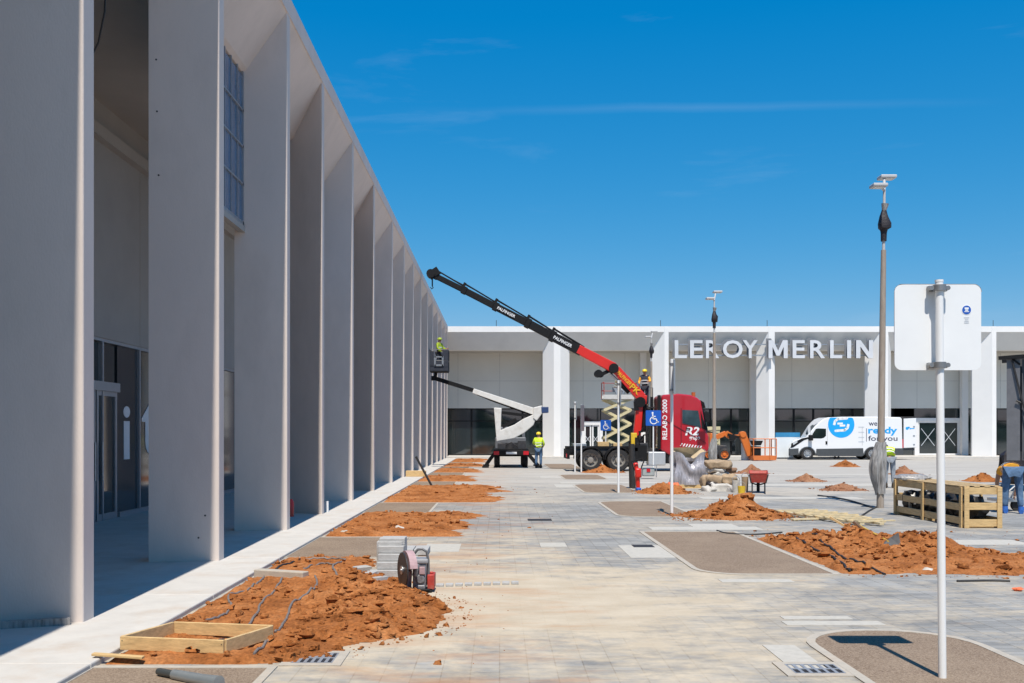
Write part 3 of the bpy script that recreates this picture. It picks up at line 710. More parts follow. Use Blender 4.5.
def person(label, loc, rot=0, scale=1., pose=None, top=hivis, trousers=jeans, helmet=helmet_y, boots=boot_m, sleeves=None, group=None):
    J = dict(BASE); J.update(pose or {}); J = {k: Vector(v) * scale for k, v in J.items()}
    t = thing('person', label, 'person', (0, 0, 0), group)
    b = MB(); mesh_to(b, skin_mesh({k: (J[k], tuple(x * scale for x in rad(k)) if isinstance(rad(k), tuple) else rad(k) * scale) for k in J}, EDG))
    up = (J['crown'] - J['head']).normalized()
    # facing: perpendicular to the head's up, towards -Y
    fw = Vector((0, -1, 0)) - up * up.dot(Vector((0, -1, 0)))
    if fw.length < .2: fw = Vector((0, 0, -1))
    fw.normalize(); sd = up.cross(fw); h = J['head'] * .5 + J['crown'] * .5
    b.ball(h + fw * .088 * scale - up * .02 * scale, .02 * scale, 0, 6, 5, (1, 1, 1.3))
    for q in (-1, 1):
        b.ball(h + fw * .078 * scale + sd * q * .03 * scale + up * .012 * scale, .011 * scale, 1, 6, 5)
        b.ball(h + sd * q * .082 * scale - up * .01 * scale, .022 * scale, 0, 6, 5, (.6, 1, 1.4))
    b.beam(h + fw * .085 * scale - up * .055 * scale - sd * .022 * scale, h + fw * .085 * scale - up * .055 * scale + sd * .022 * scale, .012 * scale, .008 * scale, 1)
    for s in 'LR': # five bent fingers per hand
        d = (J['ha' + s] - J['wr' + s]).normalized(); x = d.cross(Vector((1, 0, 0)))
        if x.length < .1: x = d.cross(Vector((0, 1, 0)))
        x.normalize(); yv = d.cross(x); p = J['ha' + s] + d * .01 * scale; q = -1 if s == 'L' else 1
        for k, L in enumerate((.062, .072, .07, .055)):
            a = p + x * (k - 1.5) * .018 * scale
            b.tube([a, a + d * L * .5 * scale, a + d * L * .85 * scale + yv * q * L * .35 * scale], [.009 * scale, .008 * scale, .006 * scale], 5)
        a = J['ha' + s] - d * .02 * scale - x * .03 * scale
        b.tube([a, a + (d * .03 - x * .025) * scale, a + (d * .055 - x * .022) * scale], [.011 * scale, .009 * scale, .007 * scale], 5)
    b.build('body', [skin_m, hair_m], t)
    def cloth(name, keys, edges, d, mat, extra=None):
        N = {k: (J[k], tuple(x * scale for x in rad(k, d)) if isinstance(rad(k, d), tuple) else rad(k, d) * scale) for k in keys}
        if extra: N.update(extra)
        b = MB(); mesh_to(b, skin_mesh(N, edges)); return b.build(name, mat, t)
    foot = {s: (J['an' + s] * .93 + J['kn' + s] * .07) for s in 'LR'}
    ex = {'cu' + s: (foot[s], .062 * scale) for s in 'LR'}
    cloth('trousers', ['pelvis', 'hiL', 'knL', 'hiR', 'knR'], [('pelvis', 'hiL'), ('hiL', 'knL'), ('knL', 'cuL'), ('pelvis', 'hiR'), ('hiR', 'knR'), ('knR', 'cuR')], .022, trousers, ex)
    ex = {'ws': ((J['pelvis'] * .8 + J['spine'] * .2), (.165 * scale, .125 * scale)), 'nk': (J['chest'] * .25 + J['neck'] * .75, .075 * scale)}
    for s in 'LR': ex['sl' + s] = (J['sh' + s] * .55 + J['el' + s] * .45, .06 * scale)
    v = cloth('vest', ['spine', 'chest', 'shL', 'shR'], [('spine', 'ws'), ('spine', 'chest'), ('chest', 'nk'), ('chest', 'shL'), ('shL', 'slL'), ('chest', 'shR'), ('shR', 'slR')], .026, top, ex)
    for f in (.2, .75): # reflective bands round the vest
        c = J['pelvis'].lerp(J['chest'], .25 + f * .6); dr = (J['chest'] - J['pelvis']).normalized()
        bb = MB(); ax = Vector((1, 0, 0)); ay = dr.cross(ax).normalized(); pts = []
        n = 18
        vs = []; fs = []
        for k in range(n):
            a = 2 * math.pi * k / n; o = (ax * math.cos(a) * .192 + ay * math.sin(a) * .142) * scale
            vs += [c + o - dr * .022 * scale, c + o + dr * .022 * scale]
        for k in range(n): fs.append((2 * k, 2 * k + 1, (2 * k + 3) % (2 * n), (2 * k + 2) % (2 * n)))
        bb.add(vs, fs, 0, True); bb.build('reflective_band', reflect_band, v)
    if sleeves:
        for s in 'LR': cloth('sleeve', ['sh' + s, 'el' + s], [('sh' + s, 'el' + s), ('el' + s, 'cf')], .014, sleeves, {'cf': (J['el' + s] * .15 + J['wr' + s] * .85, .04 * scale)})
    for s in 'LR':
        b = MB(); d = (J['to' + s] - J['an' + s]); d.z = 0; d.normalize()
        a = J['an' + s]; b.tube([a + Vector((0, 0, .05 * scale)), a - Vector((0, 0, .03 * scale))], [.055 * scale, .06 * scale], 10)
        b.tube([a + Vector((0, 0, -.055 * scale)) - d * .06 * scale, a + Vector((0, 0, -.045 * scale)) + d * .05 * scale, a + Vector((0, 0, -.055 * scale)) + d * .14 * scale, a + Vector((0, 0, -.062 * scale)) + d * .2 * scale], [.046 * scale, .055 * scale, .046 * scale, .03 * scale], 10)
        b.build('boot', boots, t)
    if helmet:
        b = MB(); n = 14; vs = []; fs = []
        c = h + up * .015 * scale
        rings = [(.118, 0), (.116, .03), (.100, .075), (.062, .105), (.0, .118)]
        brim = [c + (sd * math.cos(2 * math.pi * k / n) * .13 + fw * math.sin(2 * math.pi * k / n) * (.165 if math.sin(2 * math.pi * k / n) > 0 else .135)) * scale for k in range(n)]
        pts = brim[:]
        for r, z in rings[:-1]: pts += [c + (sd * math.cos(2 * math.pi * k / n) * r + fw * math.sin(2 * math.pi * k / n) * r * 1.12) * scale + up * (z + .004) * scale for k in range(n)]
        pts.append(c + up * .122 * scale)
        for j in range(4):
            for k in range(n): fs.append((j * n + k, j * n + (k + 1) % n, (j + 1) * n + (k + 1) % n, (j + 1) * n + k))
        for k in range(n): fs.append((4 * n + k, 4 * n + (k + 1) % n, len(pts) - 1))
        b.add(pts, fs, 0, True); b.build('helmet', helmet, t)
    else:
        b = MB(); b.ball(h + up * .035 * scale - fw * .018 * scale, .092 * scale, 0, 10, 8, (1, 1, .85)); b.build('hair', hair_m, t)
    t.location = loc; t.rotation_euler = (0, 0, rot)
    return t
STOOP = dict(spine=(0, -.10, 1.10), chest=(0, -.27, 1.21), neck=(0, -.40, 1.24), head=(0, -.49, 1.25), crown=(0, -.56, 1.27), shL=(.17, -.32, 1.2), shR=(-.17, -.32, 1.2),
             elL=(.2, -.36, .93), elR=(-.2, -.36, .93), wrL=(.17, -.47, .73), wrR=(-.17, -.47, .73), haL=(.16, -.5, .68), haR=(-.16, -.5, .68))
BENT = dict(pelvis=(0, .10, .93), hiL=(.10, .08, .88), hiR=(-.10, .08, .88), knL=(.13, .02, .48), knR=(-.13, .05, .48), anL=(.14, .05, .1), anR=(-.15, .12, .1), toL=(.15, -.1, .04), toR=(-.17, -.03, .04),
            spine=(0, -.09, .96), chest=(0, -.30, .92), neck=(0, -.45, .85), head=(0, -.53, .80), crown=(0, -.58, .74), shL=(.17, -.34, .88), shR=(-.17, -.34, .88),
            elL=(.21, -.38, .60), elR=(-.21, -.38, .60), wrL=(.16, -.46, .38), wrR=(-.16, -.46, .38), haL=(.15, -.48, .32), haR=(-.15, -.48, .32))
KNEEL = dict(pelvis=(0, .05, .5), hiL=(.09, .03, .46), hiR=(-.09, .03, .46), knL=(.12, -.32, .42), knR=(-.12, -.12, .08), anL=(.12, -.25, .1), toL=(.13, -.4, .04), anR=(-.12, .3, .1), toR=(-.12, .42, .06),
             spine=(0, .0, .66), chest=(0, -.06, .84), neck=(0, -.1, .98), head=(0, -.14, 1.06), crown=(0, -.15, 1.145), shL=(.17, -.07, .9), shR=(-.17, -.07, .9),
             elL=(.24, -.2, .68), elR=(-.24, -.2, .68), wrL=(.15, -.38, .62), wrR=(-.15, -.38, .62), haL=(.13, -.43, .61), haR=(-.13, -.43, .61))
WORKARM = dict(elL=(.27, -.1, 1.18), wrL=(.22, -.32, 1.16), haL=(.2, -.38, 1.17), elR=(-.26, -.06, 1.16), wrR=(-.2, -.28, 1.05), haR=(-.18, -.34, 1.04))
GP = 'workers on the site'
person('worker in yellow vest, helmet and blue jeans standing beside the white lift truck', gp(538.5, 468), R(170), 1.0, WORKARM, sleeves=hivis, group=GP)
person('worker in yellow jacket inside the raised basket against the portico', (-3.0, 49.9, 4.80), R(60), .95, WORKARM, top=M('hi_vis_shaded', (.30, .40, .02), .8, var=.2, vs=20), sleeves=M('hi_vis_shaded', (.30, .40, .02)), trousers=jeans_dark, helmet=M('helmet_lime', (.32, .42, .03), .5), group=GP)  # yellow jacket cloth darkened in its colour to paint shade
person('worker in pale shirt and yellow helmet kneeling on the cream scissor lift platform', wp(617, 398.5, 50.6), R(60), 1.0, KNEEL, top=cream, trousers=grey_cloth, group=GP)
person('worker in dark clothes and yellow helmet high behind the red crane elbow', wp(644.8, 407, 46.2), R(-20), 1.0, WORKARM, top=jeans_dark, trousers=jeans_dark, sleeves=hivis_o, group=GP)
person('stooping worker in yellow vest half hidden behind the wrapped lamp post', gp(889.5, 488), R(172), .98, STOOP, helmet=None, trousers=grey_cloth, group=GP)
person('bent over worker in orange yellow vest, jeans and blue shoes beyond the crate', gp(1012, 514) + Vector((.1, .2, 0)), R(165), 1.0, BENT, top=hivis_o, trousers=jeans, helmet=None, boots=shoe_blue, group=GP)
person('person in dark trousers standing behind the front half of the white van', (20.75, 67.0, 0.02), R(20), 1.0, None, top=jeans_dark, trousers=jeans_dark, helmet=None, group=GP)
person('person standing behind the middle of the white van, only the feet showing', (22.6, 67.0, 0.02), R(-10), 1.0, None, top=grey_cloth, trousers=jeans_dark, helmet=None, group=GP)

# ------------------------------------------------------------------ lamp posts
def lamp(X, Y, label, lean=0., wrapped=True):
    t = thing('lamp_post', label, 'lamp post', (X, Y, 0), 'lamp posts across the lot')
    P = lambda dx, dy, z: (X + dx + lean * z / 7, Y + dy, z)
    b = MB(); b.tube([P(0, 0, 0), P(0, 0, 3), P(0, 0, 5.2), P(0, 0, 5.75)], [.08, .072, .06, .055], 14); b.build('pole', pole_m, t)
    b = MB(); b.tube([P(0, 0, 5.7), P(0, 0, 7.1)], [.036, .03], 10); b.build('spigot', lamp_head, t)
    b = MB(); n = 16; vs = []; fs = []; prof_ = [(5.95, .062), (6.12, .066), (6.2, .075), (6.24, .13), (6.34, .14), (6.5, .095), (6.66, .045)]
    for q, (z, w) in enumerate(prof_):
        for k in range(n):
            a = 2 * math.pi * k / n; rr_ = w * (1 + (.38 * noise.noise(Vector((math.cos(a) * 2.2, math.sin(a) * 2.2, z * 1.5 + Y))) if w > .07 else 0))
            vs.append((X + rr_ * math.cos(a) + lean * z / 7 + .02 * (w > .1), Y + rr_ * math.sin(a), z + (.10 * noise.noise(Vector((a * 1.3, Y, 2))) if .1 < w else 0)))
    for q in range(len(prof_) - 1):
        for k in range(n): fs.append((q * n + k, q * n + (k + 1) % n, (q + 1) * n + (k + 1) % n, (q + 1) * n + k))
    b.add(vs, fs, 0, True)
    b.build('black_hood', bag_black, t)
    b = MB(); b.tube([P(0, 0, 6.62), P(.02, 0, 6.78)], [.05, .085], 8); b.build('cap_wrap', wrap_m, t)
    b = MB(); b.tube([P(-.2, -.25, 7.12), P(0, 0, 7.08), P(.14, .38, 7.45)], .03, 8); b.build('arm', lamp_head, t)
    for (dx, dy, z, L) in ((-.24, -.3, 7.10, -.32), (.22, .42, 7.47, .36)):
        b = MB(); b.box(X + dx - abs(L) / 2 + lean, X + dx + abs(L) / 2 + lean, Y + dy - .15, Y + dy + .15, z - .03, z + .045)
        h = b.build('lamp_head', lamp_head, t, bevel=.02)
        b = MB(); b.box(X + dx - abs(L) * .36 + lean, X + dx + abs(L) * .36 + lean, Y + dy - .11, Y + dy + .11, z - .036, z - .031); b.build('lens', reflect_band, h)
    if wrapped:
        b = MB(); n = 40; vs = []; fs = []; K = 22
        for j in range(K + 1):
            f = j / K; z = .32 + 1.15 * f; w = .080 + .026 * math.sin(math.pi * (1 - f) ** .85) ** 1.3
            for k in range(n):
                a = 2 * math.pi * k / n
                r = w * (1 + .30 * abs(math.sin(a * 3.5 + f * 1.4)) ** .6 + .5 * noise.noise(Vector((math.cos(a) * 2.6, math.sin(a) * 2.6, z * .9 + X))))
                if math.cos(a) < 0: r *= 1 + .5 * math.sin(math.pi * (1 - f)) * -math.cos(a)
                vs.append((X - .03 * math.sin(math.pi * (1 - f)) + max(.088, r) * math.cos(a) + lean * z / 7, Y + max(.088, r) * math.sin(a), z + (.05 * noise.noise(Vector((a * 1.5, X, 1))) if j in (0, K) else 0)))
        for j in range(K):
            for k in range(n): fs.append((j * n + k, j * n + (k + 1) % n, (j + 1) * n + (k + 1) % n, (j + 1) * n + k))
        b.add(vs, fs, 0, True); b.build('foot_wrap', wrap_m, t)
    return t
lamp(8.49, 22.3, 'tall brown lamp post with plastic wrapped foot beside the timber crate', .09)
lamp(8.72, 40.6, 'lamp post rising behind the red truck cab, in front of the white lettering', .0)
lamp(8.58, 56.5, 'lamp post behind the crane elbow with its head below the roof line', .0, False)

# ------------------------------------------------------------------ sign posts
p = gp(942.4, 678.5)
t = thing('signpost', 'white signpost on the near gravel pad showing the blank back of its square panel', 'sign', p)
b = MB(); b.tube([p, p + Vector((-.022, 0, 2.675))], .026, 16); b.tube([p + Vector((-.022, 0, 2.675)), p + Vector((-.022, 0, 2.69))], .028, 16); b.build('post', white_p, t)
b = MB(); b.xz([(p.x + a, z) for a, z in rounded(-.297, .293, 2.085, 2.668, .05, n=6)], p.y + .065, p.y + .075); pl = b.build('panel', M('sign_back', (.80, .81, .81), .5, var=.03, vs=3), t)
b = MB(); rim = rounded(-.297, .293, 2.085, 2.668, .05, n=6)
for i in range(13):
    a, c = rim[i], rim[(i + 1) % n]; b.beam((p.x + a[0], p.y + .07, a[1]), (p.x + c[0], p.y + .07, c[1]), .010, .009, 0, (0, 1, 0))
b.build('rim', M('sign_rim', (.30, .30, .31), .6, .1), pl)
for z in (2.115, 2.635):
    b = MB(); b.tube([p + Vector((-.02 - .05, 0, z)), p + Vector((-.02 + .05, 0, z))], .0, 4) if False else None
    b.box(p.x - .082, p.x + .042, p.y + .02, p.y + .06, z - .018, z + .018)
    b.cyl((p.x - .02, p.y, z - .02), (p.x - .02, p.y, z + .02), .043, 14)
    for q in (-.075, .035): b.cyl((p.x + q, p.y - .012, z), (p.x + q, p.y + .03, z), .016, 8)
    b.build('clamp', M('clamp_steel', (.28, .28, .28), .45, .6), t)
b = MB(); b.cyl((p.x + .193, p.y + .0648, 2.495), (p.x + .193, p.y + .0628, 2.495), .030, 28); b.cyl((p.x + .193, p.y + .0648, 2.495), (p.x + .193, p.y + .0638, 2.495), .034, 28, 1)
for q in ((-.014, .014, .005, .017), (-.010, .010, -.006, .003), (-.016, .016, -.014, -.009)): b.box(p.x + .193 + q[0], p.x + .193 + q[1], p.y + .0618, p.y + .0626, 2.495 + q[2], 2.495 + q[3], 1)
for z, w in ((2.443, .018), (2.43, .012), (2.418, .015), (2.407, .016)): b.box(p.x + .193 - w, p.x + .193 + w, p.y + .0636, p.y + .0645, z - .003, z + .003, 2)
b.build('sticker', [blue_sign, letter_white, lgrey_print], pl)

def edge_sign(px, py, top, ph, label, yaw=12, w=.62):
    p = gp(px, py); s = F / p.y; zt = EYE + (HY - top) / s; zb = zt - ph / s
    t = thing('signpost', label, 'sign', p, 'signposts along the parking bays')
    b = MB(); b.tube([p, p + Vector((0, 0, zt + .02))], .032, 10); b.build('post', white_p, t)
    a = R(yaw); d = Vector((math.sin(a), math.cos(a), 0)); nrm = Vector((math.cos(a), -math.sin(a), 0)); c = p + nrm * .05
    b = MB(); b.beam(c - d * w / 2 + Vector((0, 0, (zt + zb) / 2)), c + d * w / 2 + Vector((0, 0, (zt + zb) / 2)), .03, zt - zb); b.build('panel', steel, t, bevel=.006)
    b = MB()
    for z in (zb + .08, zt - .08): b.cyl(p + Vector((0, 0, z - .02)), p + Vector((0, 0, z + .02)), .045, 10)
    b.build('clamp', steel, t)
edge_sign(671.8, 515.5, 360, 34, 'white signpost in front of the red truck cab, its panel seen edge on', 11)
edge_sign(618.5, 493, 381, 25, 'white signpost in front of the rear truck wheel, its panel seen edge on', 5, .5)
edge_sign(575, 472, 402, 18, 'thin white post at the tail of the crane truck, further from the wheels', 3, .35)
edge_sign(581.3, 472.5, 405, 26, 'thin white post with pale board close to the rearmost truck wheel', 25, .4)
def wheelchair(px, py, wpx, base, label):
    Y = F * EYE / (base - HY); c = wp(px, py, Y); s = F / Y; h = wpx / s / 2
    t = thing('disabled_parking_sign', label, 'sign', (c.x, Y, 0), 'blue wheelchair parking signs')
    b = MB(); b.tube([(c.x, Y + .05, 0), (c.x, Y + .05, c.z + h)], .03, 10); b.build('post', white_p, t)
    b = MB(); b.xz([(c.x + a, c.z + z) for a, z in rounded(-h, h, -h, h, h * .1)], Y, Y + .02); pl = b.build('panel', blue_sign, t)
    b = MB(); k = h
    q = lambda a, z: Vector((c.x + a * k, Y - .006, c.z + z * k))
    b.cyl(q(-.12, .66), q(-.12, .66) + Vector((0, .005, 0)), .13 * k, 14)
    def line(a, d, w): b.beam(a, d, w * k, .005, 0, (0, 1, 0))
    line(q(-.12, .5), q(-.04, -.12), .17); line(q(-.1, .22), q(.28, .2), .12); line(q(-.05, -.1), q(.36, -.12), .15); line(q(.34, -.1), q(.5, -.55), .15); line(q(.48, -.55), q(.68, -.47), .12)
    for i in range(15):
        a0 = R(105 + i * 16); a1 = R(105 + (i + 1) * 16)
        line(q(.02 + .46 * math.cos(a0), -.3 + .46 * math.sin(a0)), q(.02 + .46 * math.cos(a1), -.3 + .46 * math.sin(a1)), .12)
    b.build('wheelchair_symbol', letter_white, pl)
wheelchair(653.5, 418, 15.4, 473, 'blue wheelchair parking sign beside the rear of the red truck cab')
wheelchair(605.8, 425.3, 10.6, 467.5, 'blue wheelchair parking sign in front of the cream scissor lift')

# ------------------------------------------------------------------ red crane truck
YT = 44.0
def T(u, v, Y=YT): q = wp(u, v, Y); return (q.x, q.z)
tr = thing('crane_truck', 'dark red truck with a red and black folding crane stretched over the lot', 'truck', (6.2, 45.2, 0))
def wheel(par, x, y0, y1, z, r, name='wheel', hub=steel):
    w = MB(); n = 26; d = 1 if y1 > y0 else -1
    prof = [(r * .62, 0), (r * .9, 0), (r, .12), (r, .88), (r * .9, 1), (r * .62, 1)]
    vs = []; fs = []
    for pr, f in prof:
        for k in range(n): a = 2 * math.pi * k / n; vs.append((x + pr * math.cos(a), y0 + (y1 - y0) * f, z + pr * math.sin(a)))
    for j in range(len(prof) - 1):
        for k in range(n): fs.append((j * n + k, j * n + (k + 1) % n, (j + 1) * n + (k + 1) % n, (j + 1) * n + k))
    w.add(vs, fs, 0, True); wo = w.build(name, blackrub, par)
    h = MB(); pr2 = [(r * .63, .06), (r * .56, .05), (r * .5, .22), (r * .3, .25), (r * .24, .08), (0.001, .06)]
    vs = []; fs = []
    for pr, f in pr2:
        for k in range(n): a = 2 * math.pi * k / n; vs.append((x + pr * math.cos(a), y0 + (y1 - y0) * f, z + pr * math.sin(a)))
    for j in range(len(pr2) - 1):
        for k in range(n): fs.append((j * n + k, j * n + (k + 1) % n, (j + 1) * n + (k + 1) % n, (j + 1) * n + k))
    h.add(vs, fs, 0, True)
    for k in range(8): a = 2 * math.pi * k / 8; h.cyl((x + r * .4 * math.cos(a), y0 + (y1 - y0) * .18, z + r * .4 * math.sin(a)), (x + r * .4 * math.cos(a), y0 + (y1 - y0) * .27, z + r * .4 * math.sin(a)), r * .06, 6, 1)
    h.build('rim', [hub, dark_steel], wo); return wo
rim_dust = M('dusty_rim', (.30, .28, .25), .6, .3, var=.2, vs=10)
for x in (4.02, 5.24):
    wheel(tr, x, YT + .05, YT + .62, .5, .5, hub=rim_dust); wheel(tr, x, YT + 2.45, YT + 1.88, .5, .5, hub=rim_dust)
for q in ((YT + .08, YT + .42), (YT + 2.42, YT + 2.08)): wheel(tr, 8.35, q[0], q[1], .5, .5, hub=rim_dust)
b = MB()
for y in (YT + .75, YT + 1.55): b.box(3.0, 9.0, y, y + .22, .72, 1.0)
for x in (3.1, 4.6, 5.9, 7.0): b.box(x, x + .18, YT + .9, YT + 1.6, .74, .98)
for x in (4.02, 5.24): b.cyl((x, YT + .4, .5), (x, YT + 2.1, .5), .12, 10)
b.build('chassis', dark_steel, tr)
b = MB()
for x in (4.02, 5.24):
    P = []
    for k in range(13): a = R(180 * k / 12); P.append((x + .6 * math.cos(a), .52 + .58 * math.sin(a)))
    for k in range(12, -1, -1): a = R(180 * k / 12); P.append((x + .56 * math.cos(a), .52 + .54 * math.sin(a)))
    for y in (YT + .02, YT + 1.86): b = MB(); b.xz(P, y, y + .63); b.build('mudguard', black_m, tr)
b = MB(); b.box(3.0, 5.95, YT + .7, YT + 1.85, 1.0, 1.1); b.box(2.98, 3.1, YT + .1, YT + 2.4, .55, .98); b.box(3.1, 3.4, YT + .2, YT + .7, .82, 1.02); b.build('rear_deck', black_m, tr)
b = MB(); b.box(2.95, 2.985, YT + .15, YT + .5, .62, .78); b.build('tail_light', tail_red, tr)
b = MB(); b.box(6.55, 7.32, YT + .03, YT + .65, .26, .87); b.build('fuel_tank', M('tank_aluminium', (.55, .56, .57), .35, .5, var=.06), tr, bevel=.05)
b = MB(); b.box(5.95, 6.5, YT + .1, YT + .75, .45, 1.15); b.box(7.35, 7.75, YT + .08, YT + .6, .35, .85); b.build('side_box', black_m, tr)
for k, (x, dy, h) in enumerate(((5.9, .3, .5), (6.1, .5, .75), (6.35, .2, .6), (6.25, -.1, .9))):
    b = MB(); b.tube([(x, YT + .6 + dy, 1.0), (x - .08, YT + .55 + dy, 1.0 + h * .6), (x + .12, YT + .6 + dy, 1.0 + h), (x + .3, YT + .8, 1.15 + h * .8)], .035, 7); b.build('hydraulic_hose', black_m, tr)
b = MB(); b.box(4.4, 4.9, YT + .75, YT + 1.5, 1.1, 1.3); b.box(5.1, 5.5, YT + .8, YT + 1.3, 1.1, 1.24); b.build('timber_packing', wood, tr, bevel=.01)
b = MB(); b.box(3.3, 3.9, YT + .8, YT + 1.7, 1.1, 1.22); b.build('steel_plate', steel, tr, bevel=.01)
# cab
cab = [T(661, 450), T(661.8, 396.5), T(664, 394.6), T(678.6, 393.6), T(690.4, 394.8), T(697.5, 397.8), T(701.2, 401), T(706.3, 430.4), T(708.8, 436), T(709.2, 449.5), T(705, 454), T(697, 454), T(696, 450.5), T(688, 447), T(681, 450.5), T(679, 455), T(670, 455)]
b = MB(); b.xz(cab, YT + .02, YT + 2.44); c_ = b.build('cab', red_truck, tr, bevel=.07, seg=3)
b = MB(); b.xz([T(682.2, 409.8), T(698.2, 410.6), T(701.2, 427.8), T(699, 427), T(682.2, 423.3)], YT - .004, YT + .03); b.build('side_window', cab_glass, c_)
b = MB(); b.xz([T(701.5, 401.6), T(703, 402.5), T(708.8, 431), T(706.6, 431)], YT + .12, YT + 2.34); b.build('windscreen', glass_dark, c_, bevel=.02)
b = MB(); b.xz([T(700.5, 400), T(704.5, 402.2), T(706, 408), T(702.4, 405)], YT + .06, YT + 2.4); b.build('sun_visor', black_m, c_, bevel=.02)
b = MB(); b.xz([T(700.6, 411), T(706.6, 430.8), T(701.8, 428)], YT - .006, YT + .03); b.build('pillar_trim', black_m, c_)
b = MB(); b.beam((T(706, 412)[0], YT - .18, T(706, 412)[1]), (T(706, 422)[0], YT - .18, T(706, 422)[1]), .1, .22, 0, (1, 0, 0)); b.tube([(T(703, 409)[0], YT + .05, T(703, 409)[1]), (T(706, 411)[0], YT - .18, T(706, 412)[1])], .025, 6); b.build('wing_mirror', black_m, c_, bevel=.02)
b = MB(); b.beam((T(686, 428)[0], YT - .02, T(686, 428)[1]), (T(690, 428.6)[0], YT - .02, T(690, 428.6)[1]), .05, .04, 0); b.build('door_handle', black_m, c_)
b = MB()
b.beam((T(681.2, 408)[0], YT + .012, T(0, 408)[1]), (T(681.2, 447)[0], YT + .012, T(0, 447)[1]), .02, .03, 0, (1, 0, 0)); b.beam((T(663, 419)[0], YT + .012, T(0, 419)[1]), (T(706, 443)[0], YT + .012, T(0, 443)[1]), .03, .02, 0)
b.build('panel_seam', M('seam_red', (.12, .006, .01), .5), c_)
b = MB(); b.cyl((T(696.5, 395)[0], YT + .7, T(0, 397)[1]), (T(696.5, 391.8)[0], YT + .7, T(0, 391.6)[1]), .09, 10); b.build('beacon', M('amber_beacon', (.45, .12, .03), .3), c_)
b = MB(); b.box(T(661, 0)[0] - .12, T(661, 0)[0] + .0, YT + .1, YT + .25, 1.0, T(0, 395)[1]); b.box(T(661, 0)[0] - .12, T(661, 0)[0], YT + 2.2, YT + 2.35, 1.0, T(0, 395)[1]); b.build('rear_stack', black_m, tr)
def tbox(u0, u1, v0, v1): return (T(u0, 0)[0], T(u1, 0)[0], T(0, v1)[1], T(0, v0)[1])
text_mesh('R2', letter_white, c_, 'lettering', tbox(685.2, 699.3, 426.8, 435.4), ext=.006, Y=YT + .018, shear=.25, bold=.03)
text_mesh('grupo', letter_white, c_, 'lettering', tbox(689.3, 700, 436.6, 441), ext=.006, Y=YT + .018, bold=.02)
text_mesh('RELABO 2000', letter_white, c_, 'lettering', tbox(662.4, 667.2, 399.5, 439.5), ext=.006, Y=YT + .018, vertical=True, bold=.02)
b = MB()
for k in range(8):
    u = 680 + k * 2.75; b.xz([T(u, 446 + k * .38), T(u + 1.3, 446 + k * .38), T(u + 2.9, 443.2 + k * .38), T(u + 1.6, 443.2 + k * .38)], YT + .012, YT + .03)
b.build('white_stripe', letter_white, c_)
# crane: base, column, lower arm, outer arm, telescopic boom
YC = YT + 1.2
def C(u, v, dy=0): q = wp(u, v, YT); return Vector((q.x, YC + dy, q.z))
b = MB(); b.box(C(634, 0).x, C(650, 0).x, YC - .7, YC + .7, .75, 1.25); b.cyl(C(640.5, 452), C(640.5, 436), .34, 16); b.build('crane_base', dark_steel, tr, bevel=.02)
b = MB(); b.beam(C(640, 440), C(643.6, 401), .42, .34, 0, (1, 0, 0), .34, .30); b.build('crane_column', red_crane, tr, bevel=.03)
b = MB(); b.beam(C(639.8, 410, -.2), C(639, 401, -.2), .14, .2, 0, (1, 0, 0)); b.tube([C(647.5, 432), C(648.5, 402)], .11, 10); b.tube([C(647.8, 418), C(647, 400)], .07, 10); b.cyl(C(643.5, 401.5, -.28), C(643.5, 401.5, .28), .24, 14); b.build('column_cylinder', black_m, tr)
b = MB(); b.beam(C(645.5, 397), C(618.6, 367.5), .40, .44, 0, (0, 0, 1), .34, .38); b.beam(C(644.5, 403), C(645.5, 394), .4, .46, 0, (1, 0, 0)); la = b.build('lower_arm', red_crane, tr, bevel=.03)
b = MB(); b.tube([C(633, 391), C(622, 380)], .13, 10); b.tube([C(622, 380), C(613, 372)], .06, 10, 1); b.build('arm_cylinder', [black_m, steel], tr)
b = MB(); b.cyl(C(616.3, 366.8, -.3), C(616.3, 366.8, .3), .22, 16); b.cyl(C(600.8, 372, -.26), C(600.8, 372, .26), .17, 16); b.cyl(C(603.5, 373, -.2), C(603.5, 373, .2), .13, 12); b.beam(C(616, 367), C(606, 372), .2, .16); b.build('knuckle', black_m, tr)
b = MB(); b.beam(C(617, 366.5), C(579.5, 346.8), .36, .46, 0, (0, 0, 1), .34, .42); oa = b.build('outer_arm', red_crane, tr, bevel=.03)
st = [(584, 349.5), (552, 332.6), (526.5, 319.2), (493.5, 302.1), (461, 285.3), (431.5, 270.6)]
for k in range(5):
    b = MB(); w = .40 - .04 * k
    b.beam(C(*st[k]), C(*st[k + 1]), w * .85, w); b.beam(C(*st[k + 1]), Vector(C(*st[k + 1])) + (C(*st[k]) - C(*st[k + 1])).normalized() * .22, w * 1.0, w * 1.2)
    b.build('boom_section', black_m, tr, bevel=.015)
b = MB(); d = (C(*st[5]) - C(*st[0])).normalized(); up = Vector((-d.z, 0, d.x)) * (-1 if d.x < 0 else 1)
up = Vector((d.z, 0, -d.x)); up = up if up.z > 0 else -up
for k in range(5):
    A = C(*st[k + 1]); B = C(*st[k])
    o = .34 - .02 * k
    b.tube([B + up * (o - .10), A + up * o], .035, 7); b.beam(A, A + up * (o + .05), .10, .12, 0, (1, 0, 0)); b.tube([A + up * o * .9, B + up * .2], .022, 6)
b.build('hose_line', black_m, tr)
b = MB(); e = C(429.8, 269.6); b.beam(e + up * .3 - d * .2, e - up * .15 + d * .05, .3, .34, 0, (1, 0, 0)); b.cyl(e + Vector((-.03, -.2, .0)), e + Vector((-.03, .2, .0)), .2, 12)
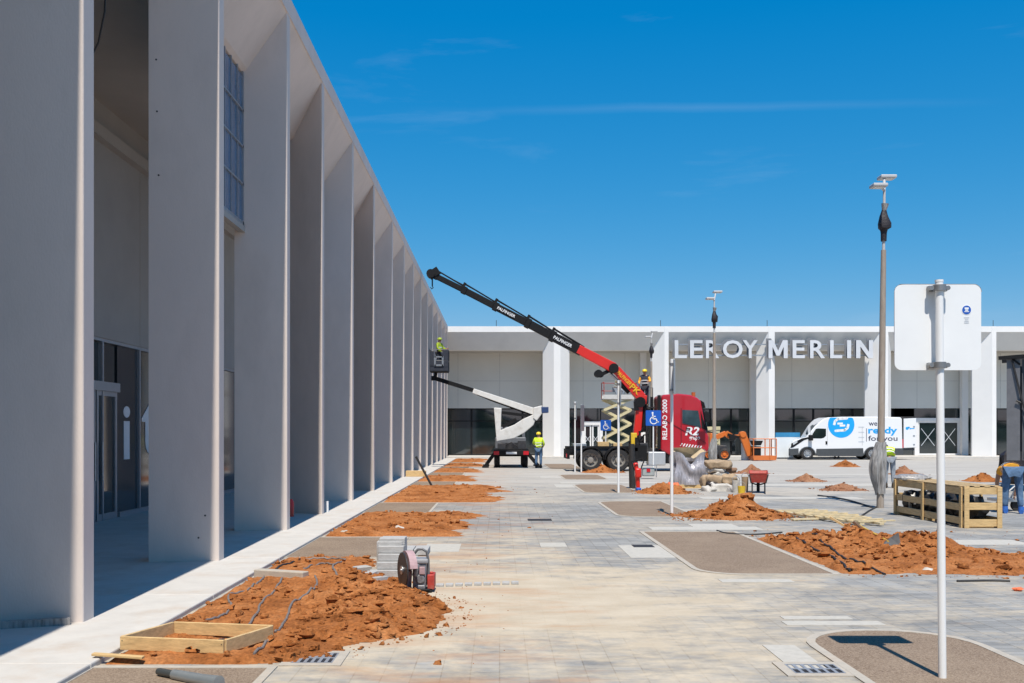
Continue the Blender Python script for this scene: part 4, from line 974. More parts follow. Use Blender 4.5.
b.tube([e + Vector((.03, 0, -.1)), e + Vector((.03, 0, -.55))], .03, 6); b.tube([e + Vector((.03, 0, -.55)), e + Vector((.07, 0, -.62)), e + Vector((.0, 0, -.68)), e + Vector((-.05, 0, -.6))], .025, 6); b.build('boom_hook', black_m, tr)
def slant_text(txt, mat, par, a, c, h, Y, name='lettering'):
    A, B = Vector(a), Vector(c); o = text_mesh(txt, mat, None, name, (0, (B - A).length, -h / 2, h / 2), ext=.004, Y=0, bold=.02)
    dd = (B - A).normalized(); uu = Vector((-dd.z, 0, dd.x)); og = ORG[par.name]
    for v in o.data.vertices: q = v.co.copy(); v.co = A + dd * q.x + uu * q.z + Vector((0, q.y + Y, 0)) - og
    o.parent = par; ORG[o.name] = og; return o
yel = M('lettering_yellow', (.75, .45, .02), .5)
slant_text('PALFINGER', yel, la, C(620.5, 370.5), C(634, 383.5), .17, -.215)
slant_text('PK', yel, la, C(634, 384.3), C(642.5, 392.2), .26, -.225)
slant_text('PALFINGER', letter_white, tr, C(497.5, 304.6), C(515.5, 314), .13, -.19)
slant_text('PALFINGER', letter_white, tr, C(555, 334.6), C(573.5, 344.3), .15, -.20)
b = MB(); P0 = wp(644.8, 407, 46.2); b.box(P0.x - .45, P0.x + .45, 45.85, 46.6, P0.z - .06, P0.z - .005)
b.tube([(P0.x + .1, 46.3, 1.0), (P0.x + .1, 46.3, P0.z - .05)], .06, 8); b.tube([(P0.x - .42, 46.55, P0.z), (P0.x - .42, 46.55, P0.z + .9), (P0.x + .42, 46.55, P0.z + .9), (P0.x + .42, 46.55, P0.z)], .02, 6); b.build('operator_stand', dark_steel, tr)
b = MB(); b.box(C(632, 0).x, C(638, 0).x, YC - .9, YC - .72, 1.0, 1.7); b.build('control_box', yellow, tr, bevel=.02)
b = MB(); b.box(C(634.5, 0).x, C(637.0, 0).x, YT - .25, YT - .1, .3, 1.5); b.box(C(633.5, 0).x, C(638.2, 0).x, YT - .3, YT - .05, .02, .1); b.box(C(634.5, 0).x, C(637, 0).x, YT - .25, YC, .9, 1.05); b.build('outrigger', black_m, tr)

# ------------------------------------------------------------------ white lift truck with basket
YL = 48.5
def L_(u, v): return wp(420 + u / 4.55, 330 + v / 4.55, YL)
lt = thing('lift_truck', 'small lift truck seen from behind, white boom reaching a basket at the portico', 'truck', (.55, 49, 0))
X0, X1 = -.28, 1.42
b = MB(); b.box(X0, X1, YL + .3, YL + 3.2, .72, .92); b.box(X0 + .1, X1 - .1, YL + .4, YL + 3, .55, .72); b.build('flatbed', black_m, lt, bevel=.01)
b = MB(); b.box(X0 + .05, X1 - .05, YL + 3.2, YL + 4.9, .5, 1.5); b.xy([(X0 + .1, YL + 3.25), (X1 - .1, YL + 3.25), (X1 - .1, YL + 4.6), (X0 + .1, YL + 4.6)], 1.45, 2.02); cb = b.build('cab', M('cab_grey', (.16, .17, .19), .45, var=.15), lt, bevel=.08, seg=3)
b = MB(); b.box(X0 + .25, X1 - .25, YL + 3.23, YL + 3.26, 1.5, 1.88); b.build('rear_window', glass_dark, cb)
b = MB(); b.box(X0 - .02, X1 + .02, YL + .02, YL + .16, .62, .86); b.build('rear_bumper', black_m, lt, bevel=.02)
for x in (X0, X1 - .26):
    b = MB(); b.box(x, x + .26, YL - .01, YL + .03, .64, .82); b.build('tail_light', tail_red, lt)
b = MB(); b.box(.32, .84, YL - .005, YL + .015, .67, .78); b.build('number_plate', letter_white, lt)
for y in (YL + 1.2, YL + 4.1):
    wheel(lt, X0 + .22, y - .16, y + .16, .36, .36) if False else None
    for q in ((X0 + .02, X0 + .3), (X1 - .02, X1 - .3)):
        w = MB(); w.cyl((q[0], y, .36), (q[1], y, .36), .36, 22); wo = w.build('wheel', blackrub, lt, bevel=.04); h = MB(); h.cyl((q[0] + (-.01 if q[0] < .5 else .01), y, .36), (q[0] + .05 if q[0] < .5 else q[0] - .05, y, .36), .2, 16); h.build('rim', steel, wo)
for s, x0, x1 in ((-1, X0 + .1, L_(298, 0).x), (1, X1 - .1, L_(540, 0).x)):
    b = MB(); b.beam((x0, YL + .25, .78), (x1, YL + .25, .1), .16, .14, 0, (0, 1, 0)); b.box(x1 - .16, x1 + .16, YL + .1, YL + .4, .02, .09); b.build('outrigger', black_m, lt, bevel=.01)
    b = MB(); b.beam((x0, YL + 2.9, .78), (x1, YL + 2.9, .1), .16, .14, 0, (0, 1, 0)); b.box(x1 - .16, x1 + .16, YL + 2.75, YL + 3.05, .02, .09); b.build('outrigger', black_m, lt, bevel=.01)
b = MB(); b.cyl((.5, YL + 1.5, .9), (.5, YL + 1.5, 1.22), .42, 18); b.box(-.1, .3, YL + .5, YL + .9, .92, 1.2); b.box(.9, 1.3, YL + .4, YL + 1.1, .92, 1.32); b.tube([(.3, YL + .7, 1.1), (.6, YL + .6, 1.25), (.9, YL + .6, 1.0)], .03, 6); b.build('turntable', dark_steel, lt, bevel=.01)
def lx(u, v): q = L_(u, v); return (q.x, q.z)
YB = YL + 1.2
b = MB(); b.xz([lx(335, 350), lx(372, 352), lx(370, 385), lx(368, 455), lx(430, 430), lx(470, 404), lx(525, 380), lx(532, 400), lx(520, 432), lx(480, 466), lx(430, 494), lx(348, 508)], YB, YB + .5); b.build('turret_frame', dirty_white, lt, bevel=.03)
b = MB(); b.beam(L_(368, 372) + Vector((0, YB - YL + .25, 0)), L_(530, 392) + Vector((0, YB - YL + .25, 0)), .24, .14); b.beam(L_(375, 440) + Vector((0, YB - YL + .25, 0)), L_(440, 405) + Vector((0, YB - YL + .25, 0)), .16, .18); b.build('boom_link', black_m, lt)
b = MB(); b.xz([lx(520, 350), lx(560, 340), lx(562, 375), lx(535, 412), lx(518, 400)], YB - .05, YB + .55); b.build('boom_head', dirty_white, lt, bevel=.03)
b = MB(); b.xz([lx(556, 347), lx(590, 347), lx(590, 374), lx(558, 376)], YB - .1, YB + .6); b.build('counterweight', blue_dark, lt, bevel=.02)
o = Vector((0, YB - YL + .25, 0))
b = MB(); b.beam(L_(535, 372) + o, L_(238, 271) + o, .30, .34, 0, (0, 0, 1), .26, .24); b.build('boom', dirty_white, lt, bevel=.02)
b = MB(); b.tube([L_(258, 288) + o, L_(330, 318) + o, L_(520, 386) + o], .04, 7); b.build('boom_hose', black_m, lt)
b = MB(); b.beam(L_(250, 272) + o, L_(58, 212) + o, .2, .2); b.beam(L_(42, 212) + o, L_(66, 212) + o, .22, .22); b.beam(L_(60, 212) + o, L_(66, 168) + o, .16, .16, 0, (1, 0, 0)); b.build('boom_extension', black_m, lt, bevel=.01)
bx0, bx1, bz = L_(38, 0).x, L_(122, 0).x, 4.78
by0, by1 = YB - .15, YB + .75
k = MB(); k.box(bx0, bx1, by0, by1, bz - .06, bz); bk = k.build('basket_floor', black_m, lt)
k = MB()
for q in ((bx0, bx1, by0, by0), (bx0, bx1, by1, by1)):
    for z in (bz + .5, bz + 1.05): k.tube([(q[0], q[2], z), (q[1], q[2], z)], .022, 6)
for x in (bx0, bx1):
    for z in (bz + .5, bz + 1.05): k.tube([(x, by0, z), (x, by1, z)], .022, 6)
    for y in (by0, by1): k.tube([(x, y, bz), (x, y, bz + 1.07)], .024, 6)
k.box(bx0 - .01, bx1 + .01, by0 - .01, by0 + .01, bz, bz + .55); k.box(bx1 - .25, bx1 + .02, by0 - .02, by0 + .02, bz + .2, bz + 1.02); k.box(bx0 - .01, bx0 + .2, by0 - .03, by0 + .01, bz + .25, bz + .95)
k.build('basket_rail', M('basket_blue_grey', (.03, .035, .05), .5, var=.2), lt)
k = MB(); 
for q in ((60, 100, 112, 118), (60, 100, 150, 158), (58, 66, 112, 158), (94, 102, 112, 158)): A = L_(q[0], q[3]); B = L_(q[1], q[2]); k.box(A.x, B.x, by0 - .06, by0 - .03, A.z, B.z)
k.build('control_panel', steel, lt)

# ------------------------------------------------------------------ white van
YV = 64.0
def V(u, v): q = wp(780 + u / 6.827, 390 + v / 6.827, YV); return (q.x, q.z)
vn = thing('van', 'white delivery van with round blue logo, its rear door open', 'van', (22.2, 65, 0))
prof = [V(70, 447), V(64, 420), V(68, 402), V(78, 378), V(84, 352), V(100, 340), V(178, 322), V(196, 300), V(240, 246), V(266, 222), V(296, 199), V(330, 187), V(420, 183), V(700, 182), V(826, 187), V(834, 200), V(838, 400), V(838, 440), V(716, 445)]
def arch(cu, cv, r, n=9): # wheel arch, from the rear to the front
    c = V(cu, cv); s = r
    return [(c[0] + s * math.cos(R(a)), c[1] + s * math.sin(R(a))) for a in [8 + 164 * k / (n - 1) for k in range(n)]]
prof += arch(630, 446, .50) + [V(560, 450), V(260, 450)] + arch(186, 446, .50)
def nose(b):
    x0_, xc_ = V(64, 0)[0], V(330, 0)[0]
    for v in b.v:
        if v.y > YV + 1 and v.x < xc_: v.x += .62 * min(1, (xc_ - v.x) / (xc_ - x0_)) ** 1.5
    return b
b = MB(); b.xz(prof, YV, YV + 2.05); nose(b); bd = b.build('body', white_van, vn, bevel=.06, seg=3)
b = MB()
lowp = [V(66, 449), V(61, 420), V(70, 400), V(130, 398), V(140, 410)] + arch(186, 446, .54)[::-1][2:-1] + [V(242, 403), V(840, 396), V(842, 440), V(715, 447)] + arch(630, 446, .54)[1:-1] + [V(558, 452), V(262, 452)]
lowp = [V(66, 449), V(61, 420), V(70, 402), V(126, 398)] + arch(186, 446, .56)[::-1] + [V(248, 402), V(566, 397)] + arch(630, 446, .56)[::-1] + [V(696, 398), V(840, 398), V(842, 442), V(712, 446)] + arch(630, 446, .49) + [V(560, 452), V(262, 452)] + arch(186, 446, .49)
b.xz(lowp, YV - .03, YV + .05); b.build('lower_cladding', M('cladding_grey', (.06, .065, .07), .6, var=.1), bd)
b = MB(); b.xz([V(60, 449), V(60, 404), V(80, 384), V(92, 386), V(92, 449)], YV + .05, YV + 2.0); nose(b); b.build('front_bumper', M('cladding_grey', (.06, .065, .07), .6), bd, bevel=.03)
b = MB(); b.xz([V(78, 366), V(150, 330), V(190, 322), V(200, 330), V(165, 342), V(90, 392), V(74, 396)], YV - .012, YV + .03); b.build('headlight_trim', black_m, bd)
b = MB(); b.xz([V(88, 362), V(116, 348), V(120, 356), V(90, 376)], YV - .02, YV + .02); b.build('headlight', M('headlight_glass', (.55, .58, .6), .1, var=.1), bd)
b = MB(); b.xz([V(216, 330), V(222, 300), V(244, 266), V(258, 262), V(314, 264), V(314, 312), V(300, 326), V(280, 331)], YV - .008, YV + .03); b.build('side_window', glass_dark, bd)
b = MB(); b.xz([V(186, 315), V(238, 248), V(262, 226), V(270, 232), V(204, 320)], YV + .1, YV + 1.95); nose(b); b.build('windscreen', glass_dark, bd)
b = MB(); q = V(205, 328); b.box(q[0] - .12, q[0] + .12, YV - .28, YV - .05, q[1] - .16, q[1] + .2); b.tube([(q[0], YV - .1, q[1]), (q[0] + .15, YV + .02, q[1])], .03, 6); b.build('wing_mirror', black_m, bd, bevel=.03)
b = MB(); q = V(316, 358); b.box(q[0] - .05, q[0] + .07, YV - .03, YV + .01, q[1] - .12, q[1] + .08); b.build('door_handle', black_m, bd, bevel=.01)
b = MB()
for u in (208, 322, 560): b.xz([V(u, 380 if u > 300 else 345), V(u + 2, 380 if u > 300 else 345), V(u + 2, 215 if u > 560 else 250), V(u, 215 if u > 560 else 250)], YV - .004, YV + .02)
b.build('door_seam', M('seam_grey', (.3, .3, .31), .6), bd)
for u in (188, 630):
    c = V(u, 443)
    for y0, y1 in ((YV - .01, YV + .24), (YV + 2.06, YV + 1.81)): wheel(vn, c[0], y0, y1, .40, .40, hub=M('wheel_silver', (.5, .5, .51), .35, .7))
b = MB(); b.box(V(838, 0)[0] - .02, V(846, 0)[0], YV + .05, YV + .12, V(0, 395)[1], V(0, 335)[1]); b.build('tail_light', tail_red, vn)
b = MB(); b.xz([V(845, 196), V(930, 192), V(932, 392), V(845, 396)], YV + .0, YV + .07); dr = b.build('rear_door', white_van, vn, bevel=.02)
b = MB(); b.xz([V(850, 400), V(930, 398), V(930, 410), V(850, 412)], YV + .3, YV + 1.9); b.build('rear_step', M('cladding_grey', (.06, .065, .07), .6), vn)
b = MB()
for u, v, r in ((868, 262, .10), (880, 256, .06), (890, 264, .05)): q = V(u, v); b.cyl((q[0], YV - .004, q[1]), (q[0], YV + .003, q[1]), r, 14)
b.box(V(895, 0)[0], V(918, 0)[0], YV - .004, YV + .003, V(0, 266)[1], V(0, 260)[1]); b.build('small_logo', cyan, dr)
b = MB()
for v in (250, 312, 372): q = V(914, v); b.box(q[0] - .05, q[0] + .06, YV - .02, YV, q[1] - .04, q[1] + .04)
b.build('hinge', steel, dr)
# logo: blue disc cut by the roof line with two white hooks
cx, cz = V(418, 236); r = .845; zt = V(0, 186)[1] - .02
P = []
for k in range(49):
    a = R(360 * k / 48); P.append((cx + r * math.cos(a), min(zt, cz + r * math.sin(a))))
b = MB(); b.xz(P[:-1], YV - .006, YV + .004); lg = b.build('round_logo', cyan, bd)
b = MB(); w = .155
def hook(sgn):
    f = lambda a, z: (cx + sgn * a, cz + .0 + sgn * z)
    pts = [f(-.46, -.03), f(-.40, .22), f(-.22, .36), (f(.10, .38)), f(.36, .40)]
    for i in range(len(pts) - 1):
        A, B = pts[i], pts[i + 1]; b.beam((A[0], YV - .009, A[1]), (B[0], YV - .009, B[1]), w, .006, 0, (0, 1, 0)); b.cyl((B[0], YV - .012, B[1]), (B[0], YV - .006, B[1]), w / 2, 12)
    A = f(-.25, .06); B = f(.10, .07); b.beam((A[0], YV - .009, A[1]), (B[0], YV - .009, B[1]), w * .8, .006, 0, (0, 1, 0))
hook(1); hook(-1); b.build('logo_mark', letter_white, lg)
def vbox(u0, u1, v0, v1): return (V(u0, 0)[0], V(u1, 0)[0], V(0, v1)[1], V(0, v0)[1])
text_mesh('we', navy, bd, 'lettering', vbox(605, 664, 221, 244), ext=.004, Y=YV - .001, bold=.01)
text_mesh('ready', cyan, bd, 'lettering', vbox(602, 800, 251, 312), ext=.004, Y=YV - .001, bold=.03)
text_mesh('for you', navy, bd, 'lettering', vbox(602, 802, 312, 358), ext=.004, Y=YV - .001, bold=.01)
b = MB(); b.xz([V(588, 262), V(592, 262), V(592, 352), V(588, 352)], YV - .004, YV + .002)
for v in (250, 285, 320, 350):
    b.xz([V(535, v), V(575, v), V(575, v + 8), V(535, v + 8)], YV - .004, YV + .002, 1)
b.build('printed_panel', [navy, lgrey_print], bd)

# ------------------------------------------------------------------ cream scissor lift behind the truck
YS = 50.0
sl = thing('scissor_lift', 'cream scissor lift raised behind the truck, carrying a worker', 'scissor lift', (6, 50.5, 0))
def Sx(u, v): q = wp(u, v, YS); return q
xa, xb = Sx(603.5, 0).x, Sx(640, 0).x
b = MB(); b.box(xa + .1, xb - .1, YS + .1, YS + 1.2, .22, .85); b.build('base', cream, sl, bevel=.03)
for x in (xa + .4, xb - .4):
    for y in (YS + .0, YS + 1.14): q = MB(); q.cyl((x, y, .2), (x, y + .16, .2), .2, 16); q.build('wheel', blackrub, sl)
zl = [Sx(0, v).z for v in (452, 438, 424, 410, 399)]
x0, x1 = Sx(604.5, 0).x, Sx(631.5, 0).x
for y in (YS + .15, YS + 1.1):
    for k in range(4):
        b = MB(); b.beam((x0, y, zl[k]), (x1, y, zl[k + 1]), .07, .13); b.build('scissor_arm', cream, sl)
        b = MB(); b.beam((x1, y + .08, zl[k]), (x0, y + .08, zl[k + 1]), .07, .13); b.build('scissor_arm', cream, sl)
b = MB()
for k in range(5):
    for x in (x0, x1): b.cyl((x, YS + .1, zl[k]), (x, YS + 1.2, zl[k]), .04, 8)
b.build('cross_pin', cream, sl)
zp = Sx(0, 399).z
b = MB(); b.box(xa, xb, YS + .05, YS + 1.25, zp - .02, zp + .03); b.box(xa, xb, YS + .03, YS + .06, zp, zp + .22); b.box(xa, xb, YS + 1.24, YS + 1.27, zp, zp + .22); b.build('platform', M('platform_grey', (.62, .61, .58), .5, var=.08), sl)
b = MB()
for x in (xa + .03, (xa + xb) / 2 + .9, xb - .03):
    for y in (YS + .06, YS + 1.24): b.tube([(x, y, zp), (x, y, zp + .85)], .02, 6)
for z in (.45, .85):
    b.tube([(xa + .03, YS + 1.24, zp + z), (xb - .03, YS + 1.24, zp + z)], .018, 6)
    b.tube([(xa + .03, YS + .06, zp + z), (xa + .03, YS + 1.24, zp + z)], .018, 6); b.tube([(xb - .03, YS + .06, zp + z), (xb - .03, YS + 1.24, zp + z)], .018, 6)
b.build('guard_rail', red_dull, sl)

# ------------------------------------------------------------------ orange boom lift and folded cream scissor stack
YO = 61.5
def O(u, v, dy=0): q = wp(700 + u / 11.38, 420 + v / 11.38, YO); return Vector((q.x, YO + dy, q.z))
ol = thing('boom_lift', 'orange articulated boom lift with its cage lowered to the ground', 'boom lift', (O(400, 0).x, YO, 0))
b = MB(); b.box(O(90, 0).x, O(330, 0).x, YO + .6, YO + 2.2, .35, .95); b.build('chassis', dark_steel, ol, bevel=.04)
b = MB(); b.xz([(O(108, 0).x, O(0, 300).z), (O(108, 0).x, O(0, 190).z), (O(122, 0).x, O(0, 142).z), (O(150, 0).x, O(0, 160).z), (O(164, 0).x, O(0, 230).z), (O(160, 0).x, O(0, 310).z)], YO - .1, YO + 1.3); b.build('engine_cover', orange, ol, bevel=.06)
for x in (O(120, 0).x, O(300, 0).x):
    for y0, y1 in ((YO + .45, YO + .75), (YO + 2.3, YO + 2.0)): wheel(ol, x, y0, y1, .38, .38, hub=orange)
b = MB(); b.beam(O(120, 240, .9), O(330, 150, .9), .3, .3); b.beam(O(320, 150, .7), O(385, 195, .7), .28, .36); b.beam(O(385, 190, .7), O(500, 185, .7), .2, .22); b.build('lower_boom', orange, ol, bevel=.02)
b = MB(); b.beam(O(335, 165, .5), O(470, 200, .5), .14, .16); b.cyl(O(390, 200, .4), O(390, 200, 1.0), .2, 12); b.build('boom_cylinder', black_m, ol)
b = MB(); b.beam(O(510, 165, .6), O(600, 405, .6), .3, .42, 0, (1, 0, 0)); b.cyl(O(512, 165, .4), O(512, 165, .9), .2, 12); b.build('jib', orange, ol, bevel=.02)
b = MB(); b.box(O(610, 0).x, O(700, 0).x, YO + .1, YO + 1.0, O(0, 410).z, O(0, 300).z); b.xz([(O(606, 0).x, O(0, 235).z), (O(725, 0).x, O(0, 235).z), (O(700, 0).x, O(0, 290).z), (O(630, 0).x, O(0, 290).z)], YO + .1, YO + .9); b.build('control_box', black_m, ol, bevel=.02)
b = MB(); xa, xb = O(600, 0).x, O(858, 0).x; za = .14; zb = O(0, 215).z
b.box(xa, xb, YO - .2, YO + .9, za - .1, za + .18)
for x in (xa, (xa + xb) / 2 + .3, xb):
    for y in (YO - .2, YO + .9): b.tube([(x, y, za), (x, y, zb)], .035, 6)
for z in (za + (zb - za) * .55, zb):
    for y in (YO - .2, YO + .9): b.tube([(xa if z < zb else xa, y, z), (xb, y, z)], .032, 6)
    for x in (xa, xb): b.tube([(x, YO - .2, z), (x, YO + .9, z)], .032, 6)
b.build('cage', M('cage_orange', (.62, .17, .04), .5, var=.08), ol)
fs = thing('folded_scissor_lift', 'folded pair of cream scissor arms behind the orange lift cover', 'scissor lift', (O(220, 0).x, YO + 2.6, 0))
for k, (u0, v0, u1, v1) in enumerate(((105, 95, 335, 90), (200, 105, 330, 130), (200, 175, 330, 150), (205, 190, 320, 225), (200, 250, 330, 262), (205, 270, 335, 285), (110, 110, 115, 290), (325, 85, 330, 295))):
    b = MB(); b.beam(O(u0, v0, 2.6 + .04 * k), O(u1, v1, 2.6 + .04 * k), .12, .22 if k not in (6, 7) else .14, 0, (0, 0, 1) if k < 6 else (1, 0, 0)); b.build('scissor_arm', cream, fs)
b = MB(); b.box(O(100, 0).x, O(340, 0).x, YO + 2.55, YO + 3.5, .3, O(0, 300).z); b.build('base', dark_steel, fs)
for x in (O(130, 0).x, O(310, 0).x): b = MB(); b.cyl((x, YO + 2.45, .3), (x, YO + 2.65, .3), .3, 16); b.build('wheel', blackrub, fs)
bd_ = thing('site_hoarding', 'white site board with a pale blue top edge ahead of the van nose', 'hoarding', (fx(785, 66), 66.3, 0))
a, c = fx(775.5, 66.3), fx(800, 66.3)
b = MB(); b.box(a, c, 66.3, 66.36, .1, 1.45); b.build('board', M('board_white', (.74, .78, .80), .5, var=.06, vs=1.2), bd_)
b = MB(); b.box(a, c, 66.29, 66.37, 1.45, 1.75); b.build('blue_edge', M('board_blue', (.03, .22, .42), .5), bd_)
b = MB()
for x in (a + .1, c - .1): b.box(x, x + .06, 66.37, 66.43, 0, 1.6)
b.build('post', steel, bd_)
q = wp(745.5, 452, 62.8); b = MB(); b.tube([(q.x, 62.8, 0), (q.x, 62.8, 1.05), (q.x, 62.8, 1.12)], [.28, .27, .16], 14)
tag(b.build('white_drum', white_p, loc=(q.x, 62.8, 0)), 'small white drum standing under the orange jib', 'drum')

# ------------------------------------------------------------------ grey curtain trailer at the edge
tl = thing('curtain_trailer', 'tall dark grey curtain sided trailer at the edge of the lot', 'trailer', (14.55, 28.6, 0)); tl.rotation_euler = (0, 0, R(-27.5))
x0, x1, y0, y1 = 14.55, 21.5, 28.6, 31.1
b = MB(); b.box(x0, x1, y0, y1, .95, 1.15); b.build('chassis', dark_steel, tl)
b = MB(); N = 60; vs = []; fs_ = []
for i in range(N + 1):
    x = x0 + .35 + (x1 - x0 - .4) * i / N; d = .05 * math.sin(i * .9) + .04 * math.sin(i * 2.3)
    vs += [(x, y0 - .02 + d, .9), (x, y0 - .03 + d * .7, 2.4), (x, y0 + .02 + d * .3, 3.78)]
for i in range(N): fs_ += [(3 * i, 3 * i + 3, 3 * i + 4, 3 * i + 1), (3 * i + 1, 3 * i + 4, 3 * i + 5, 3 * i + 2)]
b.add(vs, fs_, 0, True); b.build('curtain', tarp, tl)
b = MB(); b.box(x0 + .05, x1, y0 + .12, y1, 1.15, 3.8); b.build('body', tarp, tl)
b = MB(); b.box(x0 - .04, x0 + .3, y0 - .06, y0 + .1, .9, 3.8); b.build('rear_post', M('post_grey', (.16, .16, .17), .5, .2), tl)
b = MB(); b.beam((x0 - .25, y0 - .1, 3.82), (x1, y0 - .1, 4.2), .16, .10); b.beam((x0 - .2, y1, 3.9), (x1, y1, 4.25), .1, .12)
for k in range(14): x = x0 + .1 + k * .45; b.beam((x, y0 - .08, 3.8 + k * .016), (x + .2, y0 - .06, 3.62), .04, .05)
b.build('top_rail', black_m, tl)
b = MB()
for p in ([(x0 + .1, y0 - .1, 3.75), (x0 + .35, y0 - .14, 2.6), (x0 + .8, y0 - .14, 1.0)], [(x0 + .45, y0 - .1, 3.7), (x0 + .55, y0 - .13, 2.2), (x0 + .95, y0 - .12, .95)], [(x0 + .2, y0 - .12, 2.6), (x0 + .6, y0 - .12, 2.4)]): b.tube(p, .025, 6)
b.build('tension_strap', cable_black, tl)
for x in (16.2, 17.5): wheel(tl, x, y0 + .1, y0 + .45, .5, .5); wheel(tl, x, y1 - .1, y1 - .45, .5, .5)

# tools and bags by the bent over worker
c = gp(1004, 511)
t = thing('hand_cart', 'small black framed hand cart beside the bent over worker', 'hand cart', c)
b = MB(); b.tube([c + Vector((-.05, .1, .25)), c + Vector((.0, 0, .7)), c + Vector((-.1, -.05, 1.16))], .028, 8); b.tube([c + Vector((.2, .3, .25)), c + Vector((.2, .25, .9))], .025, 8); b.build('handle', black_m, t)
b = MB(); b.box(c.x - .12, c.x + .35, c.y - .05, c.y + .5, .2, .26); b.tube([c + Vector((-.1, 0, .25)), c + Vector((.3, 0, .6)), c + Vector((.35, .4, .25))], .02, 6); b.build('frame', steel, t)
for dx in (-.02, .3): b = MB(); b.cyl(c + Vector((dx, .02, .12)), c + Vector((dx, .1, .12)), .12, 14); b.build('wheel', blackrub, t)
c = gp(1015, 484)
b = MB(); b.ball(c + Vector((0, 0, .55)), .62, 0, 14, 10, (.9, .6, 1.05), jit=.5, cut=-.55)
b.ball(c + Vector((.75, .1, .62)), .66, 0, 14, 10, (.9, .6, 1.15), jit=.5, cut=-.62); b.ball(c + Vector((.3, .0, 1.25)), .4, 0, 12, 8, (1.2, .6, .8), jit=.6)
tag(b.build('black_bag', bag_black, loc=c), 'heap of black plastic sheeting against the grey trailer', 'plastic sheet')

# ------------------------------------------------------------------ timber crate
cr = thing('timber_crate', 'long open slatted pine crate with black wrapped contents, beside the lamp post', 'crate', (8.45, 19, 0))
p0, p1 = Vector((8.13, 17.55, 0)), Vector((8.10, 20.55, 0)); W = .66; Hc = .72
def cb(x0, x1, y0, y1, z0, z1, nm='slat', m=wood): b = MB(); b.box(x0, x1, y0, y1, z0, z1); return b.build(nm, m, cr, bevel=.004, seg=1)
for y in (17.55, 18.25, 19.15, 20.48):
    cb(8.10, 8.128, y, y + .085, .0, Hc, 'upright'); cb(8.13 + W + .002, 8.16 + W, y, y + .085, .0, Hc, 'upright')
for z in (.06, .30, .585): cb(8.13, 8.155, 17.53, 20.58, z, z + .125, 'side_board', wood_x); cb(8.13 + W - .025, 8.13 + W, 17.53, 20.58, z, z + .125, 'side_board', wood_x)
for y in (17.505, 20.582):
    for z in (.03, .32, .59): cb(8.13, 8.13 + W, y, y + .024, z, z + .125, 'end_board')
    for x in (8.128, 8.13 + W - .085): cb(x, x + .087, y - .026 if y < 18 else y + .026, y - .001 if y < 18 else y + .05, 0, Hc, 'end_post')
for k in range(4): x = 8.13 + k * .18; cb(x, x + .10, 17.5, 20.6, Hc, Hc + .022, 'lid_board', wood_x)
for y in (17.6, 19, 20.4): cb(8.13, 8.13 + W, y, y + .1, .0, .05, 'bearer')
b = MB(); rr = random.Random(5)
for k in range(7): b.ball((8.46 + rr.uniform(-.06, .06), 17.95 + k * .37, .30), .24, 0, 12, 9, (1.05, 1.0, .95), jit=.7, cut=-.24)
tag(b.build('black_wrapped_goods', black_plastic, loc=(8.46, 19, .05)), 'black plastic wrapped goods inside the slatted timber crate', 'wrapped goods')
for y in (20.05,):
    b = MB(); b.box(8.22, 8.4, y, y + .28, .05, .5); tag(b.build('white_carton', sack_white, loc=(8.3, y, .05), bevel=.01), 'pale carton at the far end inside the timber crate', 'carton')
b = MB(); q = Vector((8.3, 20.1, Hc + .05)); b.ball(q, .28, 0, 10, 6, (1.3, .9, .22), jit=.6); tag(b.build('plastic_scrap', wrap_m, loc=q), 'crumpled clear plastic lying on top of the timber crate', 'plastic wrap')

# ------------------------------------------------------------------ silver wrapped pallet, sacks, barrow
pc = Vector(((687.5 - HX) * 30.9 / F, 30.9, 0))
pt = thing('wrapped_pallet', 'silver plastic wrapped pallet with a torn open cardboard top', 'pallet', pc)
b = MB(); n = 64; K = 14; vs = []; fs_ = []
for j in range(K + 1):
    f = j / K
    for k in range(n):
        a = 2 * math.pi * k / n; ca, sa = math.cos(a), math.sin(a); q = 1 / max(abs(ca), abs(sa)) ** .82
        w = .50 + .035 * math.sin(f * 9 + a * 3) + .055 * noise.noise(Vector((ca * 3, sa * 3, f * 2.2))) + .03 * noise.noise(Vector((a * 6, f * 1.2, 3)))
        top = 1.12 + .10 * noise.noise(Vector((ca * 1.5, sa * 1.5, 4))) - .34 * math.exp(-((a - 4.75) / .42) ** 2) - .1 * math.exp(-((a - 1.2) / .5) ** 2)
        w *= 1 - .06 * f
        vs.append((pc.x + q * w * ca, pc.y + q * w * sa * .95, .1 + (top - .1) * f))
for j in range(K):
    for k in range(n): fs_.append((j * n + k, j * n + (k + 1) % n, (j + 1) * n + (k + 1) % n, (j + 1) * n + k))
b.add(vs, fs_, 0, True); b.build('plastic_wrap', pallet_wrap, pt)
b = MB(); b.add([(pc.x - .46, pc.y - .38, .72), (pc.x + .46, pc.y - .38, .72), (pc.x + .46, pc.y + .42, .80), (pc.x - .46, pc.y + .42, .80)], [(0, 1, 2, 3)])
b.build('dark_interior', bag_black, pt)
b = MB(); b.add([(pc.x - .5, pc.y + .44, .86), (pc.x + .52, pc.y + .44, .9), (pc.x + .50, pc.y + .30, 1.22), (pc.x + .1, pc.y + .3, 1.24), (pc.x - .42, pc.y + .28, 1.22)], [(0, 1, 2, 3, 4)])
b.add([(pc.x - .50, pc.y - .40, 1.10), (pc.x - .06, pc.y - .40, .86), (pc.x - .05, pc.y + .1, .92), (pc.x - .46, pc.y + .25, 1.18)], [(0, 1, 2, 3)])
